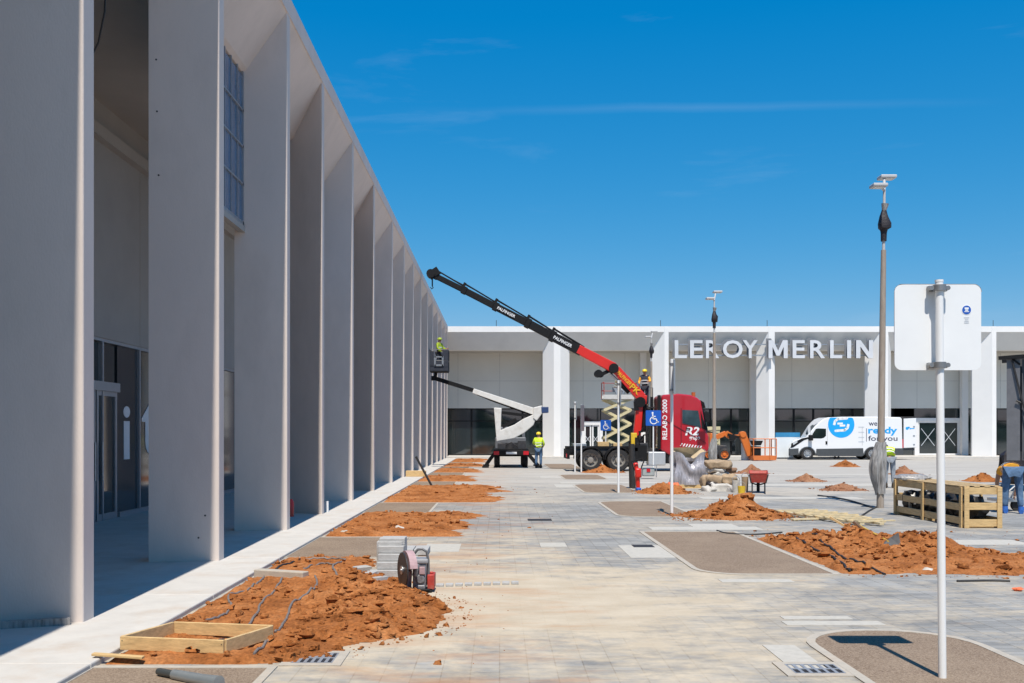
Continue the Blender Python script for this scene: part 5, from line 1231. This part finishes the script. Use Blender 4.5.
b.add([(pc.x + .50, pc.y - .38, 1.12), (pc.x + .1, pc.y - .40, .90), (pc.x + .12, pc.y + .1, .94), (pc.x + .48, pc.y + .25, 1.2)], [(3, 2, 1, 0)]); b.build('cardboard_flap', card, pt)
for y in (-.42, 0, .42): b = MB(); b.box(pc.x - .55, pc.x + .55, pc.y + y - .06, pc.y + y + .06, .0, .11); b.build('pallet_runner', wood, pt)

def sack(px, py, w, h, d, mat, label, rot=0, Y=None, tilt=0., z=None):
    Y = Y or 29.6; c = wp(px, py, Y)
    if z is not None: c.z = z
    b = MB(); b.ball((0, 0, 0), 1, 0, 30, 20, (1, 1, 1))
    for v in b.v:
        for k, s in ((0, w), (1, d), (2, h)): v[k] = math.copysign(abs(v[k]) ** .48, v[k]) * s / 2
        q = v.copy() * 6 + Vector((px, py, 0)); v += Vector((noise.noise(q), noise.noise(q + Vector((5, 0, 0))), noise.noise(q + Vector((0, 5, 0))))) * .07 + Vector((0, 0, noise.noise(v * 14 + Vector((px, 0, 0))) * .03 + noise.noise(v * 31) * .01))
    o = b.build('paper_sack', mat); o.location = c; o.rotation_euler = (tilt * .4, tilt, R(rot)); return tag(o, label, 'sack', 'paper sacks piled by the wrapped pallet')
GS = 29.7
sack(718, 464.5, .78, .22, .5, sack_tan, 'tan paper sack topmost on the pile beside the wrapped pallet', 5)
sack(716, 470.3, .55, .14, .45, sack_white, 'flat white paper sack just under the topmost tan sack', -10)
sack(719, 474.5, .5, .13, .45, sack_white, 'thin pale sack in the middle of the pile, above the yellow printed sack', 12)
sack(714, 480, .50, .26, .5, sack_tan, 'tan sack with a yellow print in the middle of the pile', -6, 29.4)
sack(728, 480, .48, .34, .5, sack_tan, 'upright brown sack at the end of the pile nearest the red wheelbarrow', 10, 29.5)
sack(706.5, 481, .36, .34, .5, sack_tan, 'brown sack squeezed between the wrapped pallet and the pile', 0, 29.5)
sack(722, 488.3, .72, .26, .55, sack_white, 'torn white sack lying lowest at the front of the pile', -8, 29.0, .12)
sack(709, 489.5, .35, .16, .4, sack_white, 'small crumpled grey sack on the ground by the pallet foot', 20, 28.9)
sack(729, 470, .4, .16, .4, M('sack_brown', (.22, .13, .08), .85, var=.3, bump=.3, bs=18), 'dark brown crumpled sack on the pile towards the wheelbarrow', 15, 29.8)
sack(712, 485, .3, .14, .3, bag_black, 'black crumpled bag low in the pile by the wrapped pallet', 15, 29.1)
sack(733, 490, .3, .2, .3, M('sack_grey', (.34, .32, .30), .8, var=.25, bump=.3, bs=18), 'small grey sack on the ground before the buckets', 15, 28.7)
for (px, py, col, nm, lab, r, h) in ((741.5, 493.3, yellow, 'bucket', 'yellow bucket standing beside the red wheelbarrow', .11, .2), (736, 492.5, sack_white, 'bucket', 'white bucket between the white sack and the yellow bucket', .11, .34), (745, 491.5, sack_tan, 'bucket', 'tan pail just behind the yellow bucket', .1, .42)):
    c = gp(px, py); b = MB(); b.tube([c, c + Vector((0, 0, h))], [r * .85, r], 14, caps=False); b.cyl(c + Vector((0, 0, .005)), c + Vector((0, 0, h * .85)), r * .8, 12)
    o = thing(nm, lab, 'bucket', c); b.build('tub', col, o); b = MB(); b.tube([c + Vector((r * math.cos(a), 0, h + .12 * math.sin(a))) for a in [math.pi * k / 8 for k in range(9)]], .008, 5); b.build('handle', steel, o)
c = gp(758.5, 493.5); s = 1.0
wb = thing('wheelbarrow', 'red wheelbarrow standing beside the paper sacks and buckets', 'wheelbarrow', c); wb.rotation_euler = (0, 0, R(-14))
b = MB(); b.add([c + Vector(p) for p in ((-.25, -.05, .55), (.25, -.05, .55), (.20, .02, .30), (-.20, .02, .30), (-.25, .85, .6), (.25, .85, .6), (.14, .7, .3), (-.14, .7, .3))], [(0, 1, 2, 3), (5, 4, 7, 6), (4, 0, 3, 7), (1, 5, 6, 2), (3, 2, 6, 7)]); o = b.build('tray', red_dull, wb)
sm_ = o.modifiers.new('thick', 'SOLIDIFY'); sm_.thickness = .012
b = MB(); b.tube([c + Vector(p) for p in ((-.25, -.05, .56), (.25, -.05, .56), (.25, .85, .61), (-.25, .85, .61), (-.25, -.05, .56))], .012, 6); b.build('rim', red_dull, wb)
b = MB()
for x in (-.2, .2): b.tube([c + Vector(p) for p in ((x * 1.25, -.5, .55), (x, .0, .3), (x * .3, .95, .2))], .02, 6)
b.build('frame', dark_steel, wb)
for x in (-.17, .17): b = MB(); b.tube([c + Vector((x, .1, .32)), c + Vector((x, .02, 0))], .02, 6); b.build('leg', dark_steel, wb)
wheel(wb, c.x, c.y + .8, c.y + .9, .2, .2) if False else None
b = MB(); b.cyl(c + Vector((-.045, .95, .19)), c + Vector((.045, .95, .19)), .19, 18); b.build('wheel', blackrub, wb, bevel=.02)
c = gp(668.5, 491); b = MB(); b.ball(c + Vector((.12, -.1, .10)), .16, 0, 10, 7, (1.4, 1, .7), jit=.9); tag(b.build('orange_scrap', rust_bag, loc=c), 'bright orange scrap of plastic lying on the heap by the pallet', 'plastic scrap')

# tamping rammer and pipe
c = gp(637.5, 491); s = 34.5
rm = thing('tamping_rammer', 'red tamping rammer on a blue foot standing in the orange soil', 'rammer', c)
b = MB(); b.box(c.x - .05, c.x + .10, c.y - .1, c.y + .16, 0.01, .10); b.build('foot', blue_sign, rm, bevel=.03)
b = MB(); b.tube([c + Vector((.02, 0, .08)), c + Vector((.0, 0, .40))], [.06, .07], 12); b.build('bellows', red_crane, rm)
b = MB(); b.box(c.x - .08, c.x + .1, c.y - .12, c.y + .12, .38, .66); b.tube([c + Vector((-.03, 0, .62)), c + Vector((-.06, 0, .82))], .07, 10); b.build('engine', red_crane, rm, bevel=.04)
b = MB(); b.tube([c + Vector(p) for p in ((-.1, -.1, .6), (-.2, -.14, .85), (.12, -.14, .95), (.2, .14, .85), (.1, .1, .6))], .018, 7); b.build('handle', black_m, rm)
c = gp(632.5, 488.5); b = MB(); b.tube([c, c + Vector((-.02, 0, .9)), c + Vector((-.02, .02, 1.35))], [.10, .10, .085], 12); tag(b.build('black_pipe', cable_black, loc=c), 'upright thick black pipe beside the red rammer', 'pipe')
c = gp(648, 479); t = thing('site_generator', 'small grey machine on the ground between the rammer and the sign', 'machine', c)
b = MB(); b.box(c.x - .2, c.x + .25, c.y, c.y + .4, .1, .42); b.build('casing', M('machine_grey', (.36, .38, .37), .6, .2, var=.2), t, bevel=.04)
b = MB(); b.tube([c + Vector(p) for p in ((-.25, -.05, .06), (-.25, -.05, .5), (.3, -.05, .5), (.3, -.05, .06))], .02, 6); b.build('frame', steel, t)
b = MB(); b.box(c.x - .05, c.x + .08, c.y - .02, c.y + .01, .26, .38); b.build('switch_box', tail_red, t)

# ------------------------------------------------------------------ near things: timber frame, saw, blocks, tools
fr = thing('formwork', 'low square frame of pine boards lying on the orange soil', 'timber frame', (-2.3, 7.7, 0))
Q = [Vector((-2.83, 7.47, 0)), Vector((-2.02, 7.33, 0)), Vector((-1.79, 7.90, 0)), Vector((-2.62, 8.05, 0))]
for k in range(4):
    A, B = Q[k], Q[(k + 1) % 4]; d = (B - A).normalized(); z = .09
    if k % 2: A = A + d * .013; B = B - d * .013
    b = MB(); b.beam(A + Vector((0, 0, z)), B + Vector((0, 0, z)), .024, .10); b.build('board', wood_x if k % 2 else wood, fr, bevel=.003, seg=1)
b = MB(); b.beam(Q[1] + Vector((-.03, .04, .09)), Q[1] + Vector((-.03, .04, .14)), .04, .04)
for k in (0, 2): 
    for e in (.02, .98): q = Q[k].lerp(Q[k + 1], e); b.ball(q + Vector((0, -.0135 if k == 0 else .0135, .11)), .004, 0, 6, 4)
b.build('nail', dark_steel, fr)
b = MB(); b.beam((-2.92, 7.18, .07), (-2.55, 7.16, .05), .05, .018); tag(b.build('wood_offcut', wood, loc=(-2.7, 7.17, .06), bevel=.003), 'short pine offcut lying in front of the timber frame', 'wood offcut')
def conduit(px, label, r=.011, mat=None, n=8, z=.045, zend=None):
    P = [gp(*p) for p in px]
    pts = []
    for i in range(len(P) - 1):
        p0, p1, p2, p3 = P[max(i - 1, 0)], P[i], P[i + 1], P[min(i + 2, len(P) - 1)]
        for k in range(n):
            t = k / n; q = .5 * ((2 * p1) + (p2 - p0) * t + (2 * p0 - 5 * p1 + 4 * p2 - p3) * t * t + (3 * p1 - p0 - 3 * p2 + p3) * t ** 3)
            h = max(bed1(q.x, q.y) if q.x < .1 and q.y < 13.4 else 0, bed_r(q.x, q.y) if q.x > 3.9 else 0, 0)
            pts.append(Vector((q.x, q.y, h + r * .7)))
    pts.append(P[-1] + Vector((0, 0, pts[-1].z)))
    if zend: pts.append(pts[-1] + zend)
    b = MB(); b.tube(pts, r, 7)
    return tag(b.build('conduit', mat or conduit_m, loc=P[0]), label, 'conduit', 'conduits laid in the soil')
conduit([(206, 626), (224, 618), (231, 610), (229, 600), (247, 594), (262, 583), (264, 580)], 'grey conduit closest to the walkway, curling towards the timber frame')
conduit([(248, 629), (258, 617), (260, 608), (272, 597), (279, 588), (282, 583)], 'middle one of the three winding grey conduits behind the timber frame')
conduit([(275, 638), (283, 630), (288, 620), (294, 607), (313, 599), (317, 590), (315, 582)], 'grey conduit winding past the corner of the timber frame towards the lumps')
conduit([(254, 661), (262, 652), (268, 645), (264, 640)], 'short grey conduit end at the corner of the timber frame beside the drain')
conduit([(275, 575), (280, 570), (292, 566), (300, 562)], 'dark conduit piece between the concrete bar and the gravel pad, by the walkway', .012, cable_black)
conduit([(304, 574), (312, 569), (324, 566), (335, 569)], 'curved grey conduit stub behind the concrete bar', .011)
conduit([(306, 562), (330, 562), (345, 564), (333, 570), (337, 579)], 'looping dark conduit near the block stack behind the concrete bar', .013)
b = MB(); A, B = gp(257, 578), gp(320, 582); b.beam(A + Vector((0, 0, .055)), A + (B - A) * .78 + Vector((0, 0, .055)), .13, .10); tag(b.build('concrete_bar', kerb_m, loc=A, bevel=.01), 'loose pale concrete kerb bar lying across the soil', 'kerb stone')
# cut off saw, on end
c = gp(413, 592)
sw = thing('cutoff_saw', 'red and grey petrol disc cutter standing on the paving beside the block stack', 'disc cutter', c)
def D(x, y, z): return c + Vector((x, y, z))
b = MB(); ax = Vector((1, .40, 0)).normalized(); ctr = D(-.10, -.04, .235)
b.cyl(ctr - ax * .01, ctr + ax * .005, .185, 40); dsk = b.build('disc', disc_m, sw, bevel=.003)
b = MB(); b.cyl(ctr - ax * .022, ctr - ax * .01, .045, 20); b.cyl(ctr - ax * .03, ctr - ax * .02, .016, 8); b.build('flange', steel, dsk)
b = MB(); n = 24; vs = []; fs_ = []; side = Vector((-ax.y, ax.x, 0))
for k in range(n + 1):
    a = R(-80 + 250 * k / n)
    for r_, o in ((.02, .02), (.2, .02), (.2, .10), (.02, .10)): vs.append(ctr + ax * o + (side * math.cos(a) + Vector((0, 0, 1)) * math.sin(a)) * r_)
for k in range(n):
    for q in range(4): fs_.append((4 * k + q, 4 * k + (q + 1) % 4, 4 * k + 4 + (q + 1) % 4, 4 * k + 4 + q))
fs_ += [(0, 1, 2, 3), (4 * n + 3, 4 * n + 2, 4 * n + 1, 4 * n)]
b.add(vs, fs_); b.build('blade_guard', pink_plastic, sw)
b = MB(); b.box(c.x + .0, c.x + .14, c.y - .04, c.y + .22, .05, .30); b.box(c.x + .02, c.x + .13, c.y - .06, c.y + .2, .02, .08); b.tube([D(.02, -.05, .17), D(.05, -.06, .3)], .03, 8); b.cyl(D(.08, -.055, .14), D(.08, -.03, .14), .05, 14); b.build('engine', saw_grey, sw, bevel=.015)
b = MB(); b.box(c.x + .07, c.x + .13, c.y - .065, c.y - .04, .19, .27); b.box(c.x + .02, c.x + .05, c.y - .06, c.y - .04, .24, .33); b.build('pull_starter', pink_plastic, sw, bevel=.008)
b = MB(); b.box(c.x + .15, c.x + .225, c.y - .03, c.y + .2, .03, .185); b.tube([D(.19, .06, .185), D(.19, .06, .205)], .022, 10); b.build('fuel_tank', red_dull, sw, bevel=.03, seg=3)
b = MB(); b.box(c.x - .01, c.x + .16, c.y - .055, c.y + .18, .30, .35); b.build('top_cover', M('cover_grey', (.3, .3, .31), .5), sw, bevel=.015)
b = MB(); b.tube([D(.0, .02, .30), D(.005, .0, .39), D(.05, -.01, .445), D(.10, -.01, .45), D(.145, -.01, .42), D(.16, 0, .33), D(.165, 0, .08)], .014, 9); b.build('front_handle', M('handle_grey', (.12, .12, .125), .45), sw)
b = MB(); b.box(c.x - .02, c.x + .2, c.y - .06, c.y + .16, 0.0, .025); b.tube([D(.0, -.06, .03), D(.18, -.06, .03)], .016, 8); b.build('skid', black_m, sw, bevel=.006)
# stacks of pavers beside the saw
G3 = 'loose pavers stacked by the disc cutter'
bs = thing('paver_stack', 'stack of grey concrete pavers right behind the disc cutter', 'paver stack', gp(388, 578))
c0 = gp(388, 578); rr = random.Random(9)
for j in range(5):
    b = MB(); z = .01 + j * .082; x = c0.x + rr.uniform(-.02, .02); y = c0.y + rr.uniform(-.03, .03) + j * .09
    b.box(-.15, .15, 0, .22, z, z + .078)
    a = rr.uniform(-.1, .1)
    for v in b.v: v.x, v.y = x + v.x * math.cos(a) - v.y * math.sin(a), y + v.x * math.sin(a) + v.y * math.cos(a)
    b.build('paver', block_m, bs, bevel=.006)
for j in range(3):
    b = MB(); x = c0.x + rr.uniform(-.03, .03); y = c0.y + .32 + j * .24; b.box(x - .15, x + .15, y, y + .2, 0, .38 - .0 * j); b.build('paver', block_m, bs, bevel=.006)
bs = thing('paver_stack', 'low flat bundle of grey pavers behind the taller stack at the pad corner', 'paver stack', gp(403, 552))
c0 = gp(403, 556)
for j in range(1):
    for i in range(3):
        b = MB(); z = .01 + j * .082; x = c0.x - .16 + i * .2; b.box(x - .095, x + .095, c0.y, c0.y + .5, z, z + .078); b.build('paver', block_m, bs, bevel=.005)
rr = random.Random(21)
for k, (px, py, lab) in enumerate(((379, 584, 'single grey paver lying at the foot of the taller stack'), (372, 578, 'pale paver half sunk in the soil edge beside the stack'), (362, 573, 'tilted paver nearest the gravel pad corner by the stack'))):
    q = gp(px, py); b = MB(); b.box(-.1, .1, -.06, .06, 0, .07); o = b.build('paver', block_m, bevel=.005); o.location = q + Vector((0, 0, .01)); o.rotation_euler = (R(rr.uniform(-6, 6)), R(rr.uniform(-6, 6)), R(rr.uniform(0, 90))); tag(o, lab, 'paver', G3)
# row of pavers laid along the joint
b = MB(); A = gp(440, 586.5); B = gp(515, 584)
t = thing('paver_row', 'edge row of dark pavers laid across the sand beyond the disc cutter', 'paver row', A)
for k in range(9):
    q = A + (B - A) * (k / 8); b = MB(); b.box(q.x - .04, q.x + .04, q.y - .04, q.y + .05, 0, .028); b.build('paver', block_m, t, bevel=.004)
# drill at the bottom edge
A, B = Vector(gp(158, 676.5)), Vector(gp(226, 690))
t = thing('power_drill', 'grey metal breaker tool lying on the near gravel pad by the timber frame', 'power tool', A)
d = (B - A).normalized(); up = Vector((0, 0, .035))
b = MB(); b.tube([A + up, A + d * .03 + up, A + d * .16 + up], [.022, .026, .026], 12); b.build('chuck', M('tool_dark', (.09, .1, .1), .4, .5), t)
b = MB(); b.tube([A + d * .16 + up, A + d * .18 + up, A + d * .45 + up], [.034, .036, .04], 12); b.tube([A + d * .45 + up, A + d * .6 + up], [.04, .05], 12); b.build('barrel', M('tool_grey', (.35, .38, .39), .35, .6), t)
# shovel on the right heap
p0, p1 = gp(857, 538) + Vector((0, 0, .22)), gp(888, 552) + Vector((0, 0, .15))
t = thing('shovel', 'shovel with yellow shaft and grey blade lying on the orange soil', 'shovel', p1)
b = MB(); b.tube([p0, p1], .016, 8); b.build('shaft', M('shaft_yellow', (.55, .36, .05), .6, var=.2, vs=8), t)
b = MB(); bl = p1; K = [Vector((-.05, .05, -.02)), Vector((-.13, -.02, -.10)), Vector((.05, -.12, -.16)), Vector((.24, -.02, -.10)), Vector((.22, .05, .16)), Vector((.06, .05, .06))]
b.add([bl + k * .72 for k in K], [(0, 1, 2, 3, 4, 5)]); o = b.build('blade', M('worn_blade', (.10, .10, .10), .6, .3, var=.3, vs=9), t); q = o.modifiers.new('t', 'SOLIDIFY'); q.thickness = .012
conduit([(806, 542), (830, 553), (850, 563), (885, 575)], 'thick black pipe running down the soil towards the sandy edge', .014, cable_black)
conduit([(780, 535), (800, 548), (830, 560), (850, 573)], 'thinner black pipe lying next to the gravel pad kerb', .016, cable_black)
conduit([(717, 531), (728, 534), (755, 535), (782, 533)], 'thin black cable along the back edge of the gravel pad', .014, cable_black)
conduit([(957, 582), (990, 581.5), (1010, 582)], 'dark cable in front of the sandy soil at the edge of the lot', .014, cable_black)
conduit([(858, 519), (870, 511), (880, 506)], 'black cable leading to the foot of the lamp post', .02, cable_black)
conduit([(818, 496), (845, 500), (872, 508)], 'black cable trailing over the paving towards the lamp post', .022, cable_black)
c = gp(432, 487); b = MB(); b.tube([c + Vector((-.5, .0, .95)), c + Vector((0, 0, .02))], .035, 8)
tag(b.build('iron_bar', cable_black, loc=c), 'black bar leaning up out of the soil beside the columns', 'bar')
# timber slats on the ground
A, B = gp(787, 513.5), gp(882, 526.5)
t = thing('slatted_pallet', 'run of long pale timber slats nailed flat like a ladder on the paving', 'timber slats', A)
d = (B - A).normalized(); nrm = Vector((-d.y, d.x, 0))
for k, (o, e0, e1) in enumerate(((-.30, .0, .95), (.0, .12, 1.0), (.32, .0, .88), (.55, .05, .6))):
    b = MB(); b.beam(A.lerp(B, e0) + nrm * o + Vector((0, 0, .05)), A.lerp(B, e1) + nrm * o + Vector((0, 0, .05)), .09, .04); b.build('rail', wood_pale, t)
for k in range(9):
    q = A.lerp(B, .06 + k * .11); b = MB(); b.beam(q - nrm * .38 + Vector((0, 0, .085)), q + nrm * (.6 if k < 5 else .4) + Vector((0, 0, .085)), .07, .022); b.build('cross_slat', wood_pale, t)
p = gp(792, 521); b = MB(); b.beam(p + Vector((0, 0, .03)), p + Vector((.9, .3, .03)), .1, .03); tag(b.build('plank', wood_pale, loc=p), 'single pale plank lying in front of the nailed timber slats', 'plank')
for (px, py, L, a, lab) in ((866, 538, .3, 120, 'brown board stuck up on top of the orange soil heap'), (848, 533, .32, 140, 'pale broken stake leaning on the orange soil heap')):
    q = gp(px, py + 8) + Vector((0, 0, .2)); b = MB(); b.beam(q, q + Vector((L * math.cos(R(a)), .1, L * .5)), .09, .03); tag(b.build('broken_board', wood if a > 130 else M('brown_board', (.16, .09, .05), .8, var=.2), loc=q), lab, 'board')
# little site litter
for k, (px, py, r, m, lab) in enumerate(((1018, 591, .04, rust_bag, 'small orange red cap on the paving at the edge of the picture'), (952, 549, .05, red_dull, 'small red scrap beyond the near signpost'), (928, 572, .05, sack_white, 'white pebble like scrap in the sandy soil'), (398, 531, .08, sack_white, 'white paper scrap on the orange soil by the pad'), (345, 534.5, .06, kerb_m, 'pale stone at the edge of the second soil bed'))):
    q = gp(px, py); b = MB(); b.ball(q + Vector((0, 0, r * .5)), r, 0, 9, 6, (1.3, 1, .6), jit=.7); tag(b.build('scrap', m, loc=q), lab, 'litter', 'scraps of litter on the lot')
p = gp(302, 509) ; t = None
q = Vector((-4.06, 19.45, .045)); b = MB(); b.tube([q, q + Vector((0, 0, .28)), q + Vector((0, 0, .34))], [.06, .06, .03], 10); o = b.build('extinguisher', red_crane, loc=q); tag(o, 'small red fire extinguisher standing between the third and fourth columns', 'extinguisher')
q = gp(327, 514) + Vector((0, 0, .045)); b = MB(); b.tube([q, q + Vector((0, 0, .22))], .035, 10); tag(b.build('bottle', white_p, loc=q), 'white bottle standing at the base of the fourth column', 'bottle')
q = Vector((-3.28, 37.6, .045)); b = MB(); b.box(q.x - .25, q.x + .5, q.y, q.y + .35, q.z, q.z + .22); tag(b.build('timber_block', wood, loc=q, bevel=.01), 'block of pale timber on the walkway beside the far columns', 'timber')
q = Vector((-6.0, 14.2, .045)); b = MB(); b.ball(q + Vector((0, 0, .16)), .2, 0, 10, 8, (.8, 1, 1), jit=.6, cut=-.16); tag(b.build('black_bag', bag_black, loc=q), 'black bag on the shaded portico floor behind the second column', 'bag')
b = MB(); b.beam((-4.4, 8.14, .075), (-3.62, 8.43, .075), .05, .06); tag(b.build('plastic_strip', wrap_m, loc=(-4, 8.2, .05)), 'strip of clear plastic along the foot of the nearest column', 'plastic strip')
b = MB(); b.tube([(-4.58, 11.6, 7.72), (-4.56, 11.6, 7.0), (-4.58, 11.6, 6.55), (-4.66, 11.62, 6.2), (-4.78, 11.65, 6.0)], .012, 6); tag(b.build('ceiling_cable', cable_black, loc=(-4.58, 11.6, 7.7)), 'dark cable dangling from the portico ceiling', 'cable')

# ------------------------------------------------------------------ sky, sun, camera
EL, DEV = 63.5, 1.2
W = bpy.data.worlds.new('World'); S.world = W; W.use_nodes = True
nt = W.node_tree; n = nt.nodes; l = nt.links; bg = n['Background']
sky = n.new('ShaderNodeTexSky'); sky.sky_type = 'NISHITA'; sky.sun_disc = False
sky.sun_elevation = R(EL); sky.sun_rotation = R(180 - DEV); sky.altitude = 100; sky.air_density = 1.0; sky.dust_density = .25; sky.ozone_density = 2.5
hs = n.new('ShaderNodeHueSaturation'); hs.inputs['Saturation'].default_value = 1.46; hs.inputs['Hue'].default_value = .5; hs.inputs['Value'].default_value = 1.08
l.new(sky.outputs[0], hs.inputs['Color'])
tc = n.new('ShaderNodeTexCoord'); mp = n.new('ShaderNodeMapping'); mp.inputs['Scale'].default_value = (1.6, 1.6, 9); mp.inputs['Rotation'].default_value = (0, R(3), 0)
l.new(tc.outputs['Generated'], mp.inputs['Vector'])
nz = n.new('ShaderNodeTexNoise'); nz.inputs['Scale'].default_value = 2.2; nz.inputs['Detail'].default_value = 8; nz.inputs['Roughness'].default_value = .6; nz.inputs['Distortion'].default_value = .4
l.new(mp.outputs[0], nz.inputs['Vector'])
rp = n.new('ShaderNodeValToRGB'); rp.color_ramp.elements[0].position = .58; rp.color_ramp.elements[1].position = .9; rp.color_ramp.elements[1].color = (.11, .11, .11, 1)
rp.color_ramp.elements[0].color = (0, 0, 0, 1)
l.new(nz.outputs['Fac'], rp.inputs['Fac'])
mx = n.new('ShaderNodeMix'); mx.data_type = 'RGBA'; mx.inputs[7].default_value = (7, 8, 9, 1)
sc = n.new('ShaderNodeSeparateColor'); cc = n.new('ShaderNodeCombineColor'); l.new(hs.outputs[0], sc.inputs[0])
def chan(i, k, g, sub=0.):
    a = n.new('ShaderNodeMath'); a.operation = 'POWER'; a.inputs[1].default_value = g; l.new(sc.outputs[i], a.inputs[0])
    q = n.new('ShaderNodeMath'); q.operation = 'MULTIPLY_ADD'; q.inputs[1].default_value = k; q.inputs[2].default_value = -sub; l.new(a.outputs[0], q.inputs[0])
    z = n.new('ShaderNodeMath'); z.operation = 'MAXIMUM'; z.inputs[1].default_value = .008; l.new(q.outputs[0], z.inputs[0]); l.new(z.outputs[0], cc.inputs[i])
chan(0, .70, 1.0, .085); chan(1, 1.515, .596); chan(2, 2.816, .416)
l.new(rp.outputs['Color'], mx.inputs[0]); l.new(cc.outputs[0], mx.inputs[6]); l.new(mx.outputs[2], bg.inputs['Color'])
sx = n.new('ShaderNodeSeparateXYZ'); l.new(tc.outputs['Generated'], sx.inputs[0])
def wm(op, a, c=None, clamp=False):
    q = n.new('ShaderNodeMath'); q.operation = op; q.use_clamp = clamp
    for i, x in ((0, a), (1, c)):
        if x is None: continue
        if isinstance(x, (int, float)): q.inputs[i].default_value = x
        else: l.new(x, q.inputs[i])
    return q.outputs[0]
ym = wm('MAXIMUM', sx.outputs[1], .05); ez = wm('DIVIDE', sx.outputs[2], ym); ex = wm('DIVIDE', sx.outputs[0], ym)
n2 = n.new('ShaderNodeTexNoise'); n2.inputs['Scale'].default_value = 5; n2.inputs['Detail'].default_value = 6; l.new(tc.outputs['Generated'], n2.inputs['Vector'])
dz = wm('SUBTRACT', ez, wm('ADD', wm('MULTIPLY', ex, .018), wm('ADD', .3235, wm('MULTIPLY', wm('SUBTRACT', n2.outputs['Fac'], .5), .012))))
band = wm('SUBTRACT', 1.0, wm('MULTIPLY', wm('ABSOLUTE', dz), 170), True)
ends = wm('MULTIPLY', wm('SUBTRACT', 1.0, wm('MULTIPLY', wm('ABSOLUTE', wm('SUBTRACT', ex, .20)), 3.2), True), wm('GREATER_THAN', sx.outputs[1], .1))
st_ = wm('MULTIPLY', wm('MULTIPLY', band, ends), .055)
mx2 = n.new('ShaderNodeMix'); mx2.data_type = 'RGBA'; mx2.inputs[7].default_value = (7, 8, 9, 1)
l.new(st_, mx2.inputs[0]); l.new(mx.outputs[2], mx2.inputs[6]); l.new(mx2.outputs[2], bg.inputs['Color'])
bg.inputs['Strength'].default_value = .10
su = bpy.data.lights.new('sun', 'SUN'); su.energy = 4.9; su.angle = R(.5); su.color = (1, .935, .84)
so = bpy.data.objects.new('sun', su); COL.objects.link(so)
dv = Vector((-math.sin(R(DEV)) * math.cos(R(EL)), math.cos(R(DEV)) * math.cos(R(EL)), -math.sin(R(EL))))
so.rotation_euler = dv.to_track_quat('-Z', 'Y').to_euler(); so.location = (0, -10, 30)
cam = bpy.data.cameras.new('camera'); co = bpy.data.objects.new('camera', cam); COL.objects.link(co); S.camera = co
co.location = (0, 0, EYE); co.rotation_euler = (R(90), 0, 0)
cam.sensor_width = 36; cam.sensor_fit = 'HORIZONTAL'; cam.lens = F / 1024 * 36
cam.shift_x = (512 - HX) / 1024; cam.shift_y = (HY - 341.5) / 1024; cam.clip_end = 2000; cam.clip_start = .05
S.view_settings.view_transform = 'Standard'; S.view_settings.look = 'None'; S.view_settings.gamma = 1; S.view_settings.exposure = .2
S.cycles.max_bounces = 8; S.cycles.diffuse_bounces = 4
